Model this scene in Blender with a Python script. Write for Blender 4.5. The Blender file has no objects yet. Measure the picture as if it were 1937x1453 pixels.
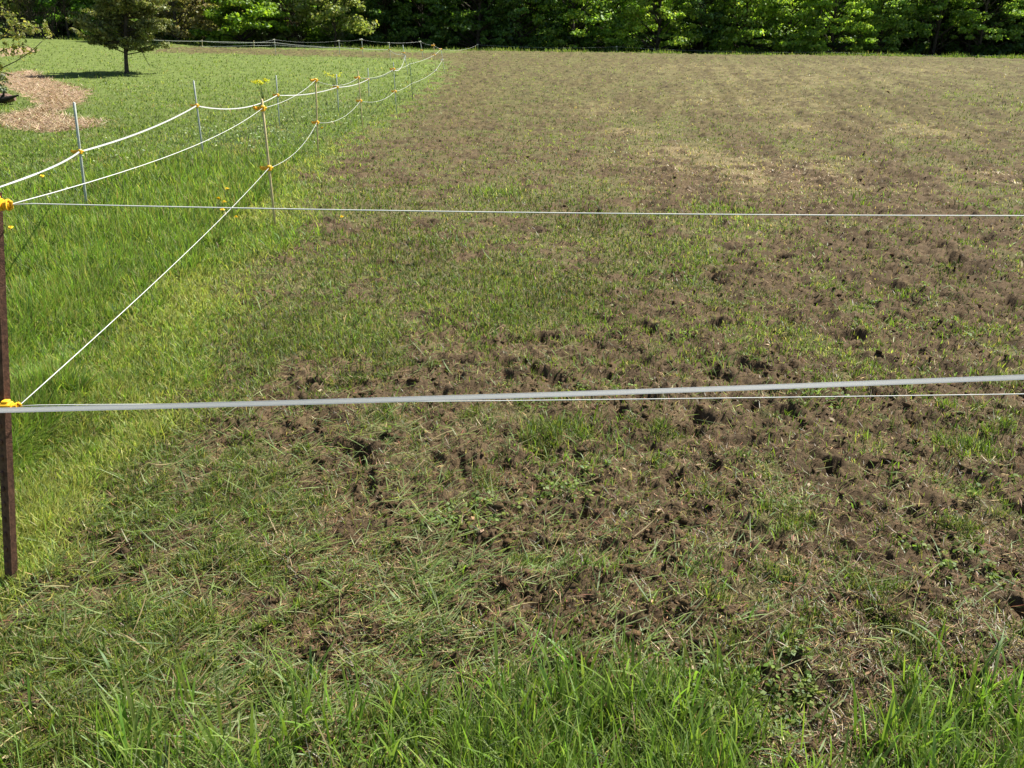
import bpy, math, random
import numpy as np
from mathutils import Vector

random.seed(7)
RNG = np.random.default_rng(11)
S = bpy.context.scene
COL = S.collection

# ------------------------------------------------------------------ camera
CAM_H = 1.65
FPX = 1700.0                       # focal length in pixels of the 1937 px wide photograph
CX, CY = 968.5, 726.5
HORIZON = 75.0
PITCH = math.atan((CY - HORIZON) / FPX)
cam_d = bpy.data.cameras.new("Camera")
cam = bpy.data.objects.new("Camera", cam_d)
COL.objects.link(cam)
cam.location = (0, 0, CAM_H)
cam.rotation_euler = (math.radians(90) - PITCH, 0, 0)
cam_d.sensor_width = 36
cam_d.lens = FPX / 1937 * 36
cam_d.clip_start = 0.05
cam_d.clip_end = 3000
S.camera = cam

# ------------------------------------------------------------------ light
SUN_EL = math.radians(55)
SUN_AZ = math.radians(50)          # from +Y towards +X
world = bpy.data.worlds.new("World")
S.world = world
world.use_nodes = True
wn = world.node_tree
bg = wn.nodes["Background"]
sky = wn.nodes.new("ShaderNodeTexSky")
sky.sky_type = 'NISHITA'
sky.sun_disc = False
sky.sun_elevation = SUN_EL
sky.sun_rotation = SUN_AZ
wn.links.new(sky.outputs[0], bg.inputs[0])
bg.inputs[1].default_value = 0.05
sl = bpy.data.lights.new("Sun", 'SUN')
sun = bpy.data.objects.new("Sun", sl)
COL.objects.link(sun)
sl.energy = 5.0
sl.angle = math.radians(0.55)
sl.color = (1.0, 0.94, 0.83)
sdir = Vector((math.sin(SUN_AZ) * math.cos(SUN_EL), math.cos(SUN_AZ) * math.cos(SUN_EL), math.sin(SUN_EL)))
sun.rotation_euler = sdir.to_track_quat('Z', 'Y').to_euler()
sun.location = sdir * 60
S.view_settings.view_transform = 'Standard'
S.view_settings.look = 'None'
S.view_settings.gamma = 1
S.view_settings.exposure = 1.15
S.render.engine = 'CYCLES'
S.cycles.max_bounces = 6
S.cycles.diffuse_bounces = 3
S.cycles.transmission_bounces = 4
S.cycles.transparent_max_bounces = 4

# ------------------------------------------------------------------ noise
_G = np.array([(math.cos(a), math.sin(a)) for a in np.linspace(0, 2 * math.pi, 17)[:16]], dtype=np.float32)

def _hash(ix, iy, seed):
    h = (ix.astype(np.uint32) * np.uint32(374761393)) ^ (iy.astype(np.uint32) * np.uint32(668265263)) ^ np.uint32(seed * 974711 + 13)
    h = (h ^ (h >> np.uint32(13))) * np.uint32(1274126177)
    return (h ^ (h >> np.uint32(16))) & np.uint32(15)

def noise(x, y, seed=0):
    x = np.asarray(x, dtype=np.float64); y = np.asarray(y, dtype=np.float64)
    fx = np.floor(x); fy = np.floor(y)
    ix = fx.astype(np.int64); iy = fy.astype(np.int64)
    dx = (x - fx).astype(np.float32); dy = (y - fy).astype(np.float32)
    u = dx * dx * dx * (dx * (dx * 6 - 15) + 10); v = dy * dy * dy * (dy * (dy * 6 - 15) + 10)
    def g(a, b):
        k = _hash((ix + a) & 0xffffffff, (iy + b) & 0xffffffff, seed)
        gg = _G[k]
        return gg[..., 0] * (dx - a) + gg[..., 1] * (dy - b)
    a0 = g(0, 0); a1 = g(1, 0); b0 = g(0, 1); b1 = g(1, 1)
    return ((a0 * (1 - u) + a1 * u) * (1 - v) + (b0 * (1 - u) + b1 * u) * v) * 1.5

def fbm(x, y, f, oct=4, seed=0, gain=0.5):
    s = 0; a = 1.0; t = 0
    for i in range(oct):
        s = s + a * noise(np.asarray(x) * f + 17.3 * i, np.asarray(y) * f - 9.1 * i, seed + i)
        t += a; a *= gain; f *= 2.03
    return s / t * 1.4

def smooth(a, b, x):
    t = np.clip((x - a) / (b - a), 0, 1)
    return t * t * (3 - 2 * t)

# ------------------------------------------------------------------ terrain
_ZX = [-90, -40, -28, -18, -4, 0, 31, 60, 120]
_ZZ = [2.0, 1.82, 1.72, 1.32, 1.06, 1.0, 0.6, 0.4, 0.3]

def H(x, y):
    x = np.asarray(x, dtype=np.float64); y = np.asarray(y, dtype=np.float64)
    s = np.clip((y - 18) / 37, 0, 1) ** 1.3
    z = np.interp(x, _ZX, _ZZ) * s
    z = z - np.clip((y - 57) * 0.035, 0, 1.4)
    z = z + 0.03 * fbm(x, y, 0.11, 2, 3) * smooth(4, 10, y)
    return z

COSP, SINP = math.cos(PITCH), math.sin(PITCH)

def ray(px, py):
    a = px - CX; b = -(py - CY)
    return Vector((a, FPX * COSP + b * SINP, -FPX * SINP + b * COSP)).normalized()

def on_plane(px, py, Y):
    """point of the vertical plane at distance Y seen at that spot of the photograph"""
    d = ray(px, py)
    t = Y / d.y
    return Vector((d.x * t, Y, CAM_H + d.z * t))

def on_ground(px, py):
    d = ray(px, py)
    lo = 0.5; t = 0.5
    while t < 70:
        p = Vector((0, 0, CAM_H)) + d * t
        if p.z < float(H(p.x, p.y)):
            for _ in range(30):
                m = (lo + t) / 2
                q = Vector((0, 0, CAM_H)) + d * m
                if q.z < float(H(q.x, q.y)): t = m
                else: lo = m
            break
        lo = t; t *= 1.02
    q = Vector((0, 0, CAM_H)) + d * t
    return q

def poly(pts):
    return np.array([(p.x, p.y) for p in (on_ground(*q) for q in pts)])

def inside(P, x, y):
    r = np.zeros(np.shape(x), dtype=bool)
    n = len(P); j = n - 1
    for i in range(n):
        xi, yi = P[i]; xj, yj = P[j]
        if yi != yj:
            c = ((yi > y) != (yj > y)) & (x < (xj - xi) * (y - yi) / (yj - yi) + xi)
            r ^= c
        j = i
    return r

def seg_dist(P, x, y, closed=False):
    d = np.full(np.shape(x), 1e9)
    n = len(P)
    for i in range(n if closed else n - 1):
        ax, ay = P[i]; bx, by = P[(i + 1) % n]
        L = (bx - ax) ** 2 + (by - ay) ** 2 + 1e-9
        t = np.clip(((x - ax) * (bx - ax) + (y - ay) * (by - ay)) / L, 0, 1)
        d = np.minimum(d, np.hypot(x - ax - t * (bx - ax), y - ay - t * (by - ay)))
    return d

# edges of the meadow (left of the field), in world metres
_edge = poly([(-120, 1190), (30, 1130), (120, 1010), (220, 880), (300, 760), (370, 650), (450, 520), (540, 420), (620, 300),
              (700, 248), (765, 205), (825, 160), (846, 128), (836, 113), (700, 109), (480, 103), (330, 100), (250, 97)])
MEADOW = np.vstack([[(-60, 1.0), (-3, 1.6)], _edge, [(-60, _edge[-1][1])]])
EDGE = _edge[1:13]
LEFT_END = -19.0
STRAW = [poly([(0, 140), (60, 132), (95, 150), (165, 172), (160, 190), (130, 205), (95, 218), (60, 235), (5, 235), (10, 217), (60, 209), (78, 197), (60, 183), (30, 173), (0, 162)]),
         poly([(5, 222), (90, 212), (130, 226), (190, 232), (175, 243), (95, 250), (40, 245), (0, 238)]),
         poly([(0, 92), (50, 88), (75, 95), (40, 104), (0, 108)])]
FRONT = poly([(-200, 1500), (-120, 1350), (60, 1330), (170, 1330), (380, 1335), (560, 1300), (760, 1290), (960, 1250), (1120, 1225), (1300, 1240),
              (1420, 1270), (1430, 1400), (1500, 1460), (1640, 1350), (1700, 1270), (1900, 1250), (2200, 1260), (2900, 1260)])
FRONT = np.vstack([FRONT, [(5, 1.0), (-4, 1.0)]])
FRONT[:, 1] -= 0.07

def ell(px, py, rx, ry):
    c = on_ground(px, py); a = on_ground(px + rx, py); b = on_ground(px, py - ry); e = on_ground(px, py + ry)
    return c.x, c.y, abs(a.x - c.x), (b.y - e.y) / 2

DRY = [ell(*q) for q in [(1430, 325, 230, 38), (1290, 290, 90, 18), (1720, 245, 160, 18), (1560, 240, 110, 14), (1180, 250, 60, 8), (1450, 190, 200, 25),
                         (1500, 150, 260, 16), (1130, 205, 60, 10), (1700, 130, 200, 12), (1880, 330, 60, 20), (1350, 130, 160, 14)]]
BARE = [ell(*q) for q in [(1750, 520, 240, 90), (1500, 570, 160, 70), (1270, 590, 120, 60), (1620, 400, 220, 30), (880, 620, 100, 50), (860, 700, 160, 50),
                          (1370, 720, 160, 60), (760, 1000, 220, 110), (960, 920, 170, 110), (900, 1180, 300, 80), (600, 1180, 160, 60), (640, 720, 160, 50), (480, 770, 110, 30), (560, 1060, 120, 50), (1200, 1150, 160, 90), (870, 210, 40, 60),
                          (1850, 240, 160, 30), (1550, 830, 140, 70), (1900, 1080, 120, 60), (1640, 1190, 90, 50), (1550, 1340, 90, 70), (900, 130, 50, 24),
                          (1350, 1050, 120, 60), (380, 1240, 120, 50), (150, 1320, 130, 60), (870, 150, 30, 30), (1640, 180, 150, 16), (660, 310, 40, 18)]]
LUSH = [ell(*q) for q in [(950, 560, 170, 70), (1330, 400, 110, 30), (1060, 830, 110, 70), (720, 470, 170, 60), (560, 640, 200, 70), (960, 370, 100, 26), (1130, 420, 80, 26),
                          (650, 380, 120, 30), (1890, 195, 90, 22), (1250, 470, 90, 30), (1800, 840, 130, 50), (1120, 1085, 60, 40), (1340, 1095, 40, 26), (1390, 1230, 60, 30)]]

def blobs(L, x, y, k=1.0):
    v = np.zeros(np.shape(x))
    for cx, cy, rx, ry in L:
        d = ((x - cx) / rx) ** 2 + ((y - cy) / ry) ** 2
        v = np.maximum(v, np.exp(-d * k))
    return v

def meadow_mask(x, y, jit=0.0):
    s = 0.05 + 0.012 * np.asarray(y)
    jx = fbm(x, y, 1.7, 3, 41) * s * 3; jy = fbm(x, y, 1.7, 3, 51) * s * 3
    if jit:
        jx = jx + RNG.normal(0, jit, np.shape(x)) * s * 2.2
        jy = jy + RNG.normal(0, jit, np.shape(x)) * s * 2.2
    xx = x + jx; yy = y + jy
    return inside(MEADOW, xx, yy) | ((xx < LEFT_END) & (yy > 1)) | ((xx < -3.0) & (yy > 52.5 - 0.12 * (xx + 3)))

def front_mask(x, y):
    jx = fbm(x, y, 5, 3, 61) * 0.16; jy = fbm(x, y, 5, 3, 71) * 0.16
    return inside(FRONT, x + jx, y + jy)

def bare_map(x, y):
    """0..1: how much the harrow opened the sod here"""
    n = fbm(x, y, 0.55, 2, 5) * 0.45 + fbm(x, y, 1.7, 2, 7) * 0.55 + fbm(x, y, 4.2, 3, 6) * 0.85
    # the passes of the harrow run away and to the right
    u = x * 0.83 - y * 0.16
    fz = smooth(0.2, 2.2, x - 0.02 * y) * smooth(3.0, 5, y)
    n = n + 0.80 * noise(u * 1.5, y * 0.14, 8) * fz + 0.4 * noise(u * 3.4, y * 0.35, 9) * fz
    near = 1 - smooth(2.2, 6.5, np.hypot(x, y))
    v = 0.42 + 0.78 * n + 0.40 * blobs(BARE, x, y) - 0.24 * blobs(LUSH, x, y) - 0.12 * blobs(DRY, x, y) + 0.30 * near * smooth(-1.2, -0.2, x) + 0.12 * smooth(0, 3, x)
    return np.clip(v, 0, 1)

def micro(x, y, field):
    r = np.hypot(x, y)
    base = 0.016 * fbm(x, y, 1.6, 3, 12)
    b = smooth(0.30, 0.75, bare_map(x, y))
    clod = fbm(x, y, 6.5, 4, 14, 0.6)
    fine = fbm(x, y, 30, 3, 15, 0.6)
    cell = np.abs(fbm(x, y, 9.0, 2, 16))
    pit = smooth(0.32, 0.58, fbm(x, y, 4.2, 4, 18, 0.62))
    pit2 = smooth(0.36, 0.58, fbm(x, y, 1.9, 4, 27, 0.65))
    farb = smooth(7, 25, r)
    big = fbm(x, y, 2.4, 3, 19, 0.6)
    z = base + field * farb * 0.06 * big + field * (b * (0.050 * clod + 0.013 * fine + 0.020 * (0.25 - cell)) + (1 - b) * (0.020 * clod + 0.008 * fine) - pit * (0.030 + 0.030 * b) - pit2 * 0.05 * (0.3 + b))
    uu = x * 0.985 - y * 0.155
    fur = np.sin(uu * 2 * math.pi / 0.62 + 2.2 * noise(x * 0.5, y * 0.3, 28))
    z = z + field * 0.016 * fur * smooth(0.2, 2.2, x) * smooth(3, 5, y) * (0.5 + b)
    z = z + (1 - field) * (0.012 * clod)
    return z

# ------------------------------------------------------------------ helpers
def tag(o, label=None, cat=None, group=None, kind=None):
    if label: o["label"] = label
    if cat: o["category"] = cat
    if group: o["group"] = group
    if kind: o["kind"] = kind
    return o

def thing(name, label, cat, loc, group=None):
    o = bpy.data.objects.new(name, None)
    o.empty_display_size = 0.1
    COL.objects.link(o)
    o.location = loc
    return tag(o, label, cat, group)

def np_mesh(name, V, F, mat, parent=None, colors=None, smooth_=False):
    """V (n,3); F (m,4) or (m,3)"""
    me = bpy.data.meshes.new(name)
    V = np.ascontiguousarray(V, dtype=np.float32); F = np.ascontiguousarray(F, dtype=np.int32)
    k = F.shape[1]
    me.vertices.add(len(V)); me.vertices.foreach_set("co", V.ravel())
    me.loops.add(F.size); me.loops.foreach_set("vertex_index", F.ravel())
    me.polygons.add(len(F))
    me.polygons.foreach_set("loop_start", np.arange(0, F.size, k, dtype=np.int32))
    me.polygons.foreach_set("loop_total", np.full(len(F), k, dtype=np.int32))
    if smooth_:
        me.polygons.foreach_set("use_smooth", np.ones(len(F), dtype=bool))
    if colors is not None:
        at = me.attributes.new("Col", 'FLOAT_COLOR', 'POINT')
        c = np.ones((len(V), 4), dtype=np.float32); c[:, :3] = colors
        at.data.foreach_set("color", c.ravel())
    me.update(calc_edges=True)
    me.materials.append(mat)
    o = bpy.data.objects.new(name, me)
    COL.objects.link(o)
    if parent: o.parent = parent
    return o

class MB:
    """collects polygons, several materials allowed"""
    def __init__(s): s.v = []; s.f = []; s.m = []
    def add(s, v, f, m=0):
        b = len(s.v); s.v += [tuple(p) for p in v]; s.f += [tuple(i + b for i in q) for q in f]; s.m += [m] * len(f)
    def build(s, name, mats, parent=None, smooth_=False, colors=None):
        if not isinstance(mats, (list, tuple)): mats = [mats]
        me = bpy.data.meshes.new(name)
        me.from_pydata(s.v, [], s.f)
        for m in mats: me.materials.append(m)
        me.polygons.foreach_set("material_index", s.m)
        if smooth_: me.polygons.foreach_set("use_smooth", [True] * len(s.f))
        me.update()
        o = bpy.data.objects.new(name, me)
        COL.objects.link(o)
        if parent: o.parent = parent
        return o
    def tube(s, pts, rad, n=8, m=0, cap=True):
        pts = [Vector(p) for p in pts]
        if not hasattr(rad, '__len__'): rad = [rad] * len(pts)
        V = []; F = []
        up = None
        for i, p in enumerate(pts):
            t = (pts[min(i + 1, len(pts) - 1)] - pts[max(i - 1, 0)]).normalized()
            if up is None:
                up = t.orthogonal().normalized()
            up = (up - t * up.dot(t)).normalized()
            w = t.cross(up)
            for k in range(n):
                a = 2 * math.pi * k / n
                V.append(p + (up * math.cos(a) + w * math.sin(a)) * rad[i])
        for i in range(len(pts) - 1):
            for k in range(n):
                a = i * n + k; b = i * n + (k + 1) % n
                F.append((a, b, b + n, a + n))
        if cap:
            F.append(tuple(range(n - 1, -1, -1))); F.append(tuple((len(pts) - 1) * n + k for k in range(n)))
        s.add(V, F, m)
    def box(s, c, sz, ax=None, bev=0.0, m=0):
        """bevelled box (chamfered along all edges)"""
        c = Vector(c)
        ax = ax or (Vector((1, 0, 0)), Vector((0, 1, 0)), Vector((0, 0, 1)))
        hx, hy, hz = [q / 2 for q in sz]
        b = bev
        V = []; idx = {}
        for sx in (-1, 1):
            for sy in (-1, 1):
                for sz_ in (-1, 1):
                    for k in range(3):
                        p = [hx - b, hy - b, hz - b]; p[k] += b
                        idx[(sx, sy, sz_, k)] = len(V)
                        V.append(c + ax[0] * sx * p[0] + ax[1] * sy * p[1] + ax[2] * sz_ * p[2])
        F = []
        for k in range(3):
            for s_ in (-1, 1):
                o1, o2 = [q for q in range(3) if q != k]
                q = []
                for a, bb in ((-1, -1), (1, -1), (1, 1), (-1, 1)):
                    sg = [0, 0, 0]; sg[k] = s_; sg[o1] = a; sg[o2] = bb
                    q.append(idx[(sg[0], sg[1], sg[2], k)])
                F.append(q)
        if b > 0:
            for k in range(3):
                o1, o2 = [q for q in range(3) if q != k]
                for a in (-1, 1):
                    for bb in (-1, 1):
                        s0 = [0, 0, 0]; s0[o1] = a; s0[o2] = bb
                        A = list(s0); A[k] = -1; B = list(s0); B[k] = 1
                        F.append((idx[(*A, o1)], idx[(*B, o1)], idx[(*B, o2)], idx[(*A, o2)]))
            for sx in (-1, 1):
                for sy in (-1, 1):
                    for z in (-1, 1):
                        F.append(tuple(idx[(sx, sy, z, k)] for k in range(3)))
        s.add(V, F, m)

# ------------------------------------------------------------------ materials
def base_mat(name, col, rough=0.6, metal=0.0, spec=0.3, nscale=None, ncol=None, bump=0.0, bscale=80):
    m = bpy.data.materials.new(name); m.use_nodes = True
    nt = m.node_tree; p = nt.nodes["Principled BSDF"]
    p.inputs["Roughness"].default_value = rough; p.inputs["Metallic"].default_value = metal
    p.inputs["Specular IOR Level"].default_value = spec
    p.inputs["Base Color"].default_value = (*col, 1)
    tc = nt.nodes.new("ShaderNodeTexCoord")
    if nscale:
        n = nt.nodes.new("ShaderNodeTexNoise"); n.inputs["Scale"].default_value = nscale; n.inputs["Detail"].default_value = 6
        nt.links.new(tc.outputs["Object"], n.inputs["Vector"])
        r = nt.nodes.new("ShaderNodeValToRGB")
        r.color_ramp.elements[0].position = 0.35; r.color_ramp.elements[0].color = (*col, 1)
        r.color_ramp.elements[1].position = 0.68; r.color_ramp.elements[1].color = (*ncol, 1)
        nt.links.new(n.outputs[0], r.inputs[0]); nt.links.new(r.outputs[0], p.inputs["Base Color"])
    if bump:
        n = nt.nodes.new("ShaderNodeTexNoise"); n.inputs["Scale"].default_value = bscale; n.inputs["Detail"].default_value = 5
        nt.links.new(tc.outputs["Object"], n.inputs["Vector"])
        b = nt.nodes.new("ShaderNodeBump"); b.inputs["Strength"].default_value = bump; b.inputs["Distance"].default_value = 0.01
        nt.links.new(n.outputs[0], b.inputs["Height"]); nt.links.new(b.outputs[0], p.inputs["Normal"])
    return m

def leaf_mat(name, trans=0.4, gloss=0.06, rough=0.45, tint=False, tcol=(1.15, 1.2, 0.55)):
    m = bpy.data.materials.new(name); m.use_nodes = True
    nt = m.node_tree; nt.nodes.clear()
    out = nt.nodes.new("ShaderNodeOutputMaterial")
    at = nt.nodes.new("ShaderNodeAttribute"); at.attribute_name = "Col"
    src = at.outputs["Color"]
    if tint:
        oi = nt.nodes.new("ShaderNodeObjectInfo")
        mx = nt.nodes.new("ShaderNodeMix"); mx.data_type = 'RGBA'; mx.blend_type = 'MULTIPLY'; mx.inputs[0].default_value = 1
        nt.links.new(src, mx.inputs[6]); nt.links.new(oi.outputs["Color"], mx.inputs[7])
        src = mx.outputs[2]
    d = nt.nodes.new("ShaderNodeBsdfDiffuse"); nt.links.new(src, d.inputs["Color"])
    t = nt.nodes.new("ShaderNodeBsdfTranslucent")
    mc = nt.nodes.new("ShaderNodeMix"); mc.data_type = 'RGBA'; mc.blend_type = 'MULTIPLY'; mc.inputs[0].default_value = 1
    mc.inputs[7].default_value = (*tcol, 1)
    nt.links.new(src, mc.inputs[6]); nt.links.new(mc.outputs[2], t.inputs["Color"])
    a = nt.nodes.new("ShaderNodeMixShader"); a.inputs[0].default_value = trans
    nt.links.new(d.outputs[0], a.inputs[1]); nt.links.new(t.outputs[0], a.inputs[2])
    g = nt.nodes.new("ShaderNodeBsdfGlossy"); g.inputs["Roughness"].default_value = rough; g.inputs["Color"].default_value = (0.8, 0.9, 0.9, 1)
    b = nt.nodes.new("ShaderNodeMixShader"); b.inputs[0].default_value = gloss
    nt.links.new(a.outputs[0], b.inputs[1]); nt.links.new(g.outputs[0], b.inputs[2])
    nt.links.new(b.outputs[0], out.inputs["Surface"])
    return m

def ground_mat(name, dark, light, fine=120):
    m = bpy.data.materials.new(name); m.use_nodes = True
    nt = m.node_tree; p = nt.nodes["Principled BSDF"]
    p.inputs["Roughness"].default_value = 0.95; p.inputs["Specular IOR Level"].default_value = 0.15
    tc = nt.nodes.new("ShaderNodeTexCoord")
    at = nt.nodes.new("ShaderNodeAttribute"); at.attribute_name = "Col"
    n = nt.nodes.new("ShaderNodeTexNoise"); n.inputs["Scale"].default_value = fine; n.inputs["Detail"].default_value = 7; n.inputs["Roughness"].default_value = 0.7
    nt.links.new(tc.outputs["Object"], n.inputs["Vector"])
    r = nt.nodes.new("ShaderNodeValToRGB")
    r.color_ramp.elements[0].position = 0.3; r.color_ramp.elements[0].color = (dark, dark, dark, 1)
    r.color_ramp.elements[1].position = 0.72; r.color_ramp.elements[1].color = (light, light * 0.98, light * 0.95, 1)
    nt.links.new(n.outputs[0], r.inputs[0])
    mx = nt.nodes.new("ShaderNodeMix"); mx.data_type = 'RGBA'; mx.blend_type = 'MULTIPLY'; mx.inputs[0].default_value = 1
    nt.links.new(at.outputs["Color"], mx.inputs[6]); nt.links.new(r.outputs[0], mx.inputs[7])
    nt.links.new(mx.outputs[2], p.inputs["Base Color"])
    n2 = nt.nodes.new("ShaderNodeTexNoise"); n2.inputs["Scale"].default_value = 90; n2.inputs["Detail"].default_value = 8; n2.inputs["Roughness"].default_value = 0.7
    nt.links.new(tc.outputs["Object"], n2.inputs["Vector"])
    b = nt.nodes.new("ShaderNodeBump"); b.inputs["Strength"].default_value = 0.9; b.inputs["Distance"].default_value = 0.012
    nt.links.new(n2.outputs[0], b.inputs["Height"]); nt.links.new(b.outputs[0], p.inputs["Normal"])
    return m

M_soil = ground_mat("soil", 0.55, 1.35)
M_turf = ground_mat("turf", 0.6, 1.3)
M_blade = leaf_mat("grass_blade", 0.52, 0.02, 0.55, tcol=(1.05, 1.20, 0.62))
M_dry = leaf_mat("dry_stalk", 0.15, 0.03, tcol=(1.1, 1.0, 0.7))
M_leaf = leaf_mat("tree_leaf", 0.52, 0.025, 0.5, tint=True)
M_needle = leaf_mat("cedar_spray", 0.3, 0.02, tint=True)
M_bark = base_mat("bark", (0.045, 0.036, 0.028), 0.95, nscale=14, ncol=(0.11, 0.09, 0.07), bump=0.8, bscale=30)
M_rust = base_mat("rusty_steel", (0.085, 0.045, 0.032), 0.85, 0.0, nscale=70, ncol=(0.19, 0.098, 0.064), bump=0.3, bscale=250)
M_orange = base_mat("orange_plastic", (0.92, 0.46, 0.02), 0.38, nscale=60, ncol=(0.98, 0.60, 0.05))
M_pale = base_mat("pale_plastic", (0.75, 0.72, 0.62), 0.45, nscale=60, ncol=(0.6, 0.58, 0.5))
M_rodY = base_mat("tan_fibreglass", (0.60, 0.49, 0.24), 0.5, nscale=30, ncol=(0.74, 0.64, 0.38))
M_rodG = base_mat("grey_fibreglass", (0.45, 0.49, 0.46), 0.45, nscale=30, ncol=(0.60, 0.64, 0.60))
M_rodGreen = base_mat("green_fibreglass", (0.09, 0.17, 0.10), 0.5, nscale=30, ncol=(0.16, 0.25, 0.16))
M_wire = base_mat("white_polywire", (0.80, 0.80, 0.78), 0.5, nscale=900, ncol=(0.62, 0.66, 0.68))
M_tape = base_mat("white_polytape", (0.86, 0.86, 0.84), 0.45, nscale=500, ncol=(0.70, 0.72, 0.72))
def make_translucent(m, k):
    nt = m.node_tree; p = nt.nodes['Principled BSDF']; out = [n for n in nt.nodes if n.type == 'OUTPUT_MATERIAL'][0]
    t = nt.nodes.new('ShaderNodeBsdfTranslucent'); t.inputs['Color'].default_value = (0.8, 0.8, 0.78, 1)
    x = nt.nodes.new('ShaderNodeMixShader'); x.inputs[0].default_value = k
    nt.links.new(p.outputs[0], x.inputs[1]); nt.links.new(t.outputs[0], x.inputs[2]); nt.links.new(x.outputs[0], out.inputs['Surface'])
make_translucent(M_tape, 0.45)
M_tapeline = base_mat("tape_conductor", (0.30, 0.32, 0.34), 0.35, 0.3, nscale=300, ncol=(0.42, 0.44, 0.46))
M_log = base_mat("weathered_wood", (0.16, 0.10, 0.075), 0.9, nscale=9, ncol=(0.33, 0.22, 0.17), bump=0.8, bscale=25)
M_black = base_mat("near_black_bark", (0.012, 0.011, 0.010), 0.9, nscale=20, ncol=(0.03, 0.026, 0.022), bump=0.6)  # near-black tone of the branch beside the log
M_petal = base_mat("yellow_petal", (0.80, 0.55, 0.02), 0.6, nscale=80, ncol=(0.85, 0.68, 0.05))

# ------------------------------------------------------------------ ground and field: one polar sheet split where the sod ends
def build_ground():
    th = np.concatenate([np.linspace(-180, -56, 32)[:-1], np.linspace(-56, 56, 1300), np.linspace(56, 180, 32)[1:]])
    th = np.radians(th)
    r = np.concatenate([[0.02], np.linspace(0.25, 1.25, 12)[:-1], 1.25 * np.exp(np.linspace(0, math.log(62 / 1.25), 980)), 62 * np.exp(np.linspace(0, math.log(900 / 62), 40))[1:]])
    R, T = np.meshgrid(r, th, indexing='ij')
    X = R * np.sin(T); Y = R * np.cos(T)
    inner = (np.abs(T) < math.radians(57)) & (R < 62.5)
    Z = H(X, Y)
    Mm = np.zeros(X.shape, bool); Mm[inner] = meadow_mask(X[inner], Y[inner])
    far = ~inner
    Mm[far] = ~((X[far] > -1) & (Y[far] > 2) & (Y[far] < 57))
    Mm |= Y < 1.75
    Mm |= Y > 57.5
    fr = np.zeros(X.shape, bool); near = inner & (R < 4)
    fr[near] = front_mask(X[near], Y[near])
    fld = np.where(Mm, 0.0, 1.0)
    fld = np.where(fr, 0.35, fld)
    Z[inner] += micro(X[inner], Y[inner], fld[inner])
    n = X.size
    # colour
    C = np.zeros((n, 3), dtype=np.float32)
    x = X.ravel(); y = Y.ravel()
    b = np.full(n, 0.5); nn = inner.ravel()
    b[nn] = bare_map(x[nn], y[nn])
    v = fbm(x, y, 2.1, 4, 21); v2 = fbm(x, y, 14, 3, 23)
    v3 = fbm(x, y, 55, 2, 26)
    soil = np.array((0.098, 0.070, 0.041)) * (1 + 0.35 * v + 0.35 * v2 + 0.35 * v3)[:, None]
    dryv = blobs(DRY, x, y)[:, None]
    thatch = np.array((0.115, 0.105, 0.048)) * (1 + 0.35 * v2 + 0.3 * v3)[:, None]
    dryk = np.clip(dryv * (0.55 + 0.9 * v[:, None]), 0, 0.8)
    thatch = thatch * (1 - dryk * 0.8) + np.array((0.29, 0.22, 0.13)) * dryk * 0.8
    k = smooth(0.25, 0.6, b)[:, None]
    F_ = thatch * (1 - k) + soil * k
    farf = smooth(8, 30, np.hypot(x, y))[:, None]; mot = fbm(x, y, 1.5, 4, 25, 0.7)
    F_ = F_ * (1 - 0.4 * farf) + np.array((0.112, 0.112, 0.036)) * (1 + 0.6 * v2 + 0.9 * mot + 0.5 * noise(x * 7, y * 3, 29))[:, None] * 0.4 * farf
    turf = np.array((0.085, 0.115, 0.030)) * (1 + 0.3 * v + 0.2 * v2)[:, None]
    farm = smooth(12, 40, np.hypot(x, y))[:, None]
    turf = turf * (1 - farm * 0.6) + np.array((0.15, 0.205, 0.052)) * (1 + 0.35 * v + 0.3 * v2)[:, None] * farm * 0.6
    st = np.zeros(n, bool)
    for P in STRAW:
        st |= inside(P, x + 0.2 * v, y + 0.4 * v)
    turf[st] = np.array((0.30, 0.215, 0.14)) * (1 + 0.5 * v2[st] + 0.5 * v[st])[:, None]
    mm = Mm.ravel()
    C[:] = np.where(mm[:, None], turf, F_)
    C[fr.ravel()] = np.array((0.085, 0.075, 0.04))
    C = np.clip(C, 0.01, 1)
    nr, nt_ = X.shape
    i, j = np.meshgrid(np.arange(nr - 1), np.arange(nt_ - 1), indexing='ij')
    a = (i * nt_ + j).ravel()
    Fc = np.stack([a, a + 1, a + nt_ + 1, a + nt_], 1)
    V = np.stack([x, y, Z.ravel()], 1)
    fm = mm[Fc].sum(1) >= 2
    for nm, sel, mat, lab, cat in (("ground", fm, M_turf, "green meadow ground left of the harrowed field and around it", "ground"),
                                   ("field", ~fm, M_soil, "harrowed brown field with torn sod and dry thatch patches", "field")):
        f = Fc[sel]
        u, inv = np.unique(f.ravel(), return_inverse=True)
        o = np_mesh(nm, V[u], inv.reshape(f.shape), mat, colors=C[u], smooth_=True)
        tag(o, lab, cat, kind="structure")

build_ground()

# ------------------------------------------------------------------ blades
def pts_polar(n, r0=1.4, r1=58, t0=-42, t1=55, p=2.0):
    u = RNG.random(n)
    if abs(p - 2.0) < 1e-6:
        r = 1 / (1 / r0 - u * (1 / r0 - 1 / r1))
    else:
        q = 1 - p
        r = (r0 ** q + u * (r1 ** q - r0 ** q)) ** (1 / q)
    t = np.radians(t0 + RNG.random(n) * (t1 - t0))
    return r * np.sin(t), r * np.cos(t)

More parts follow.
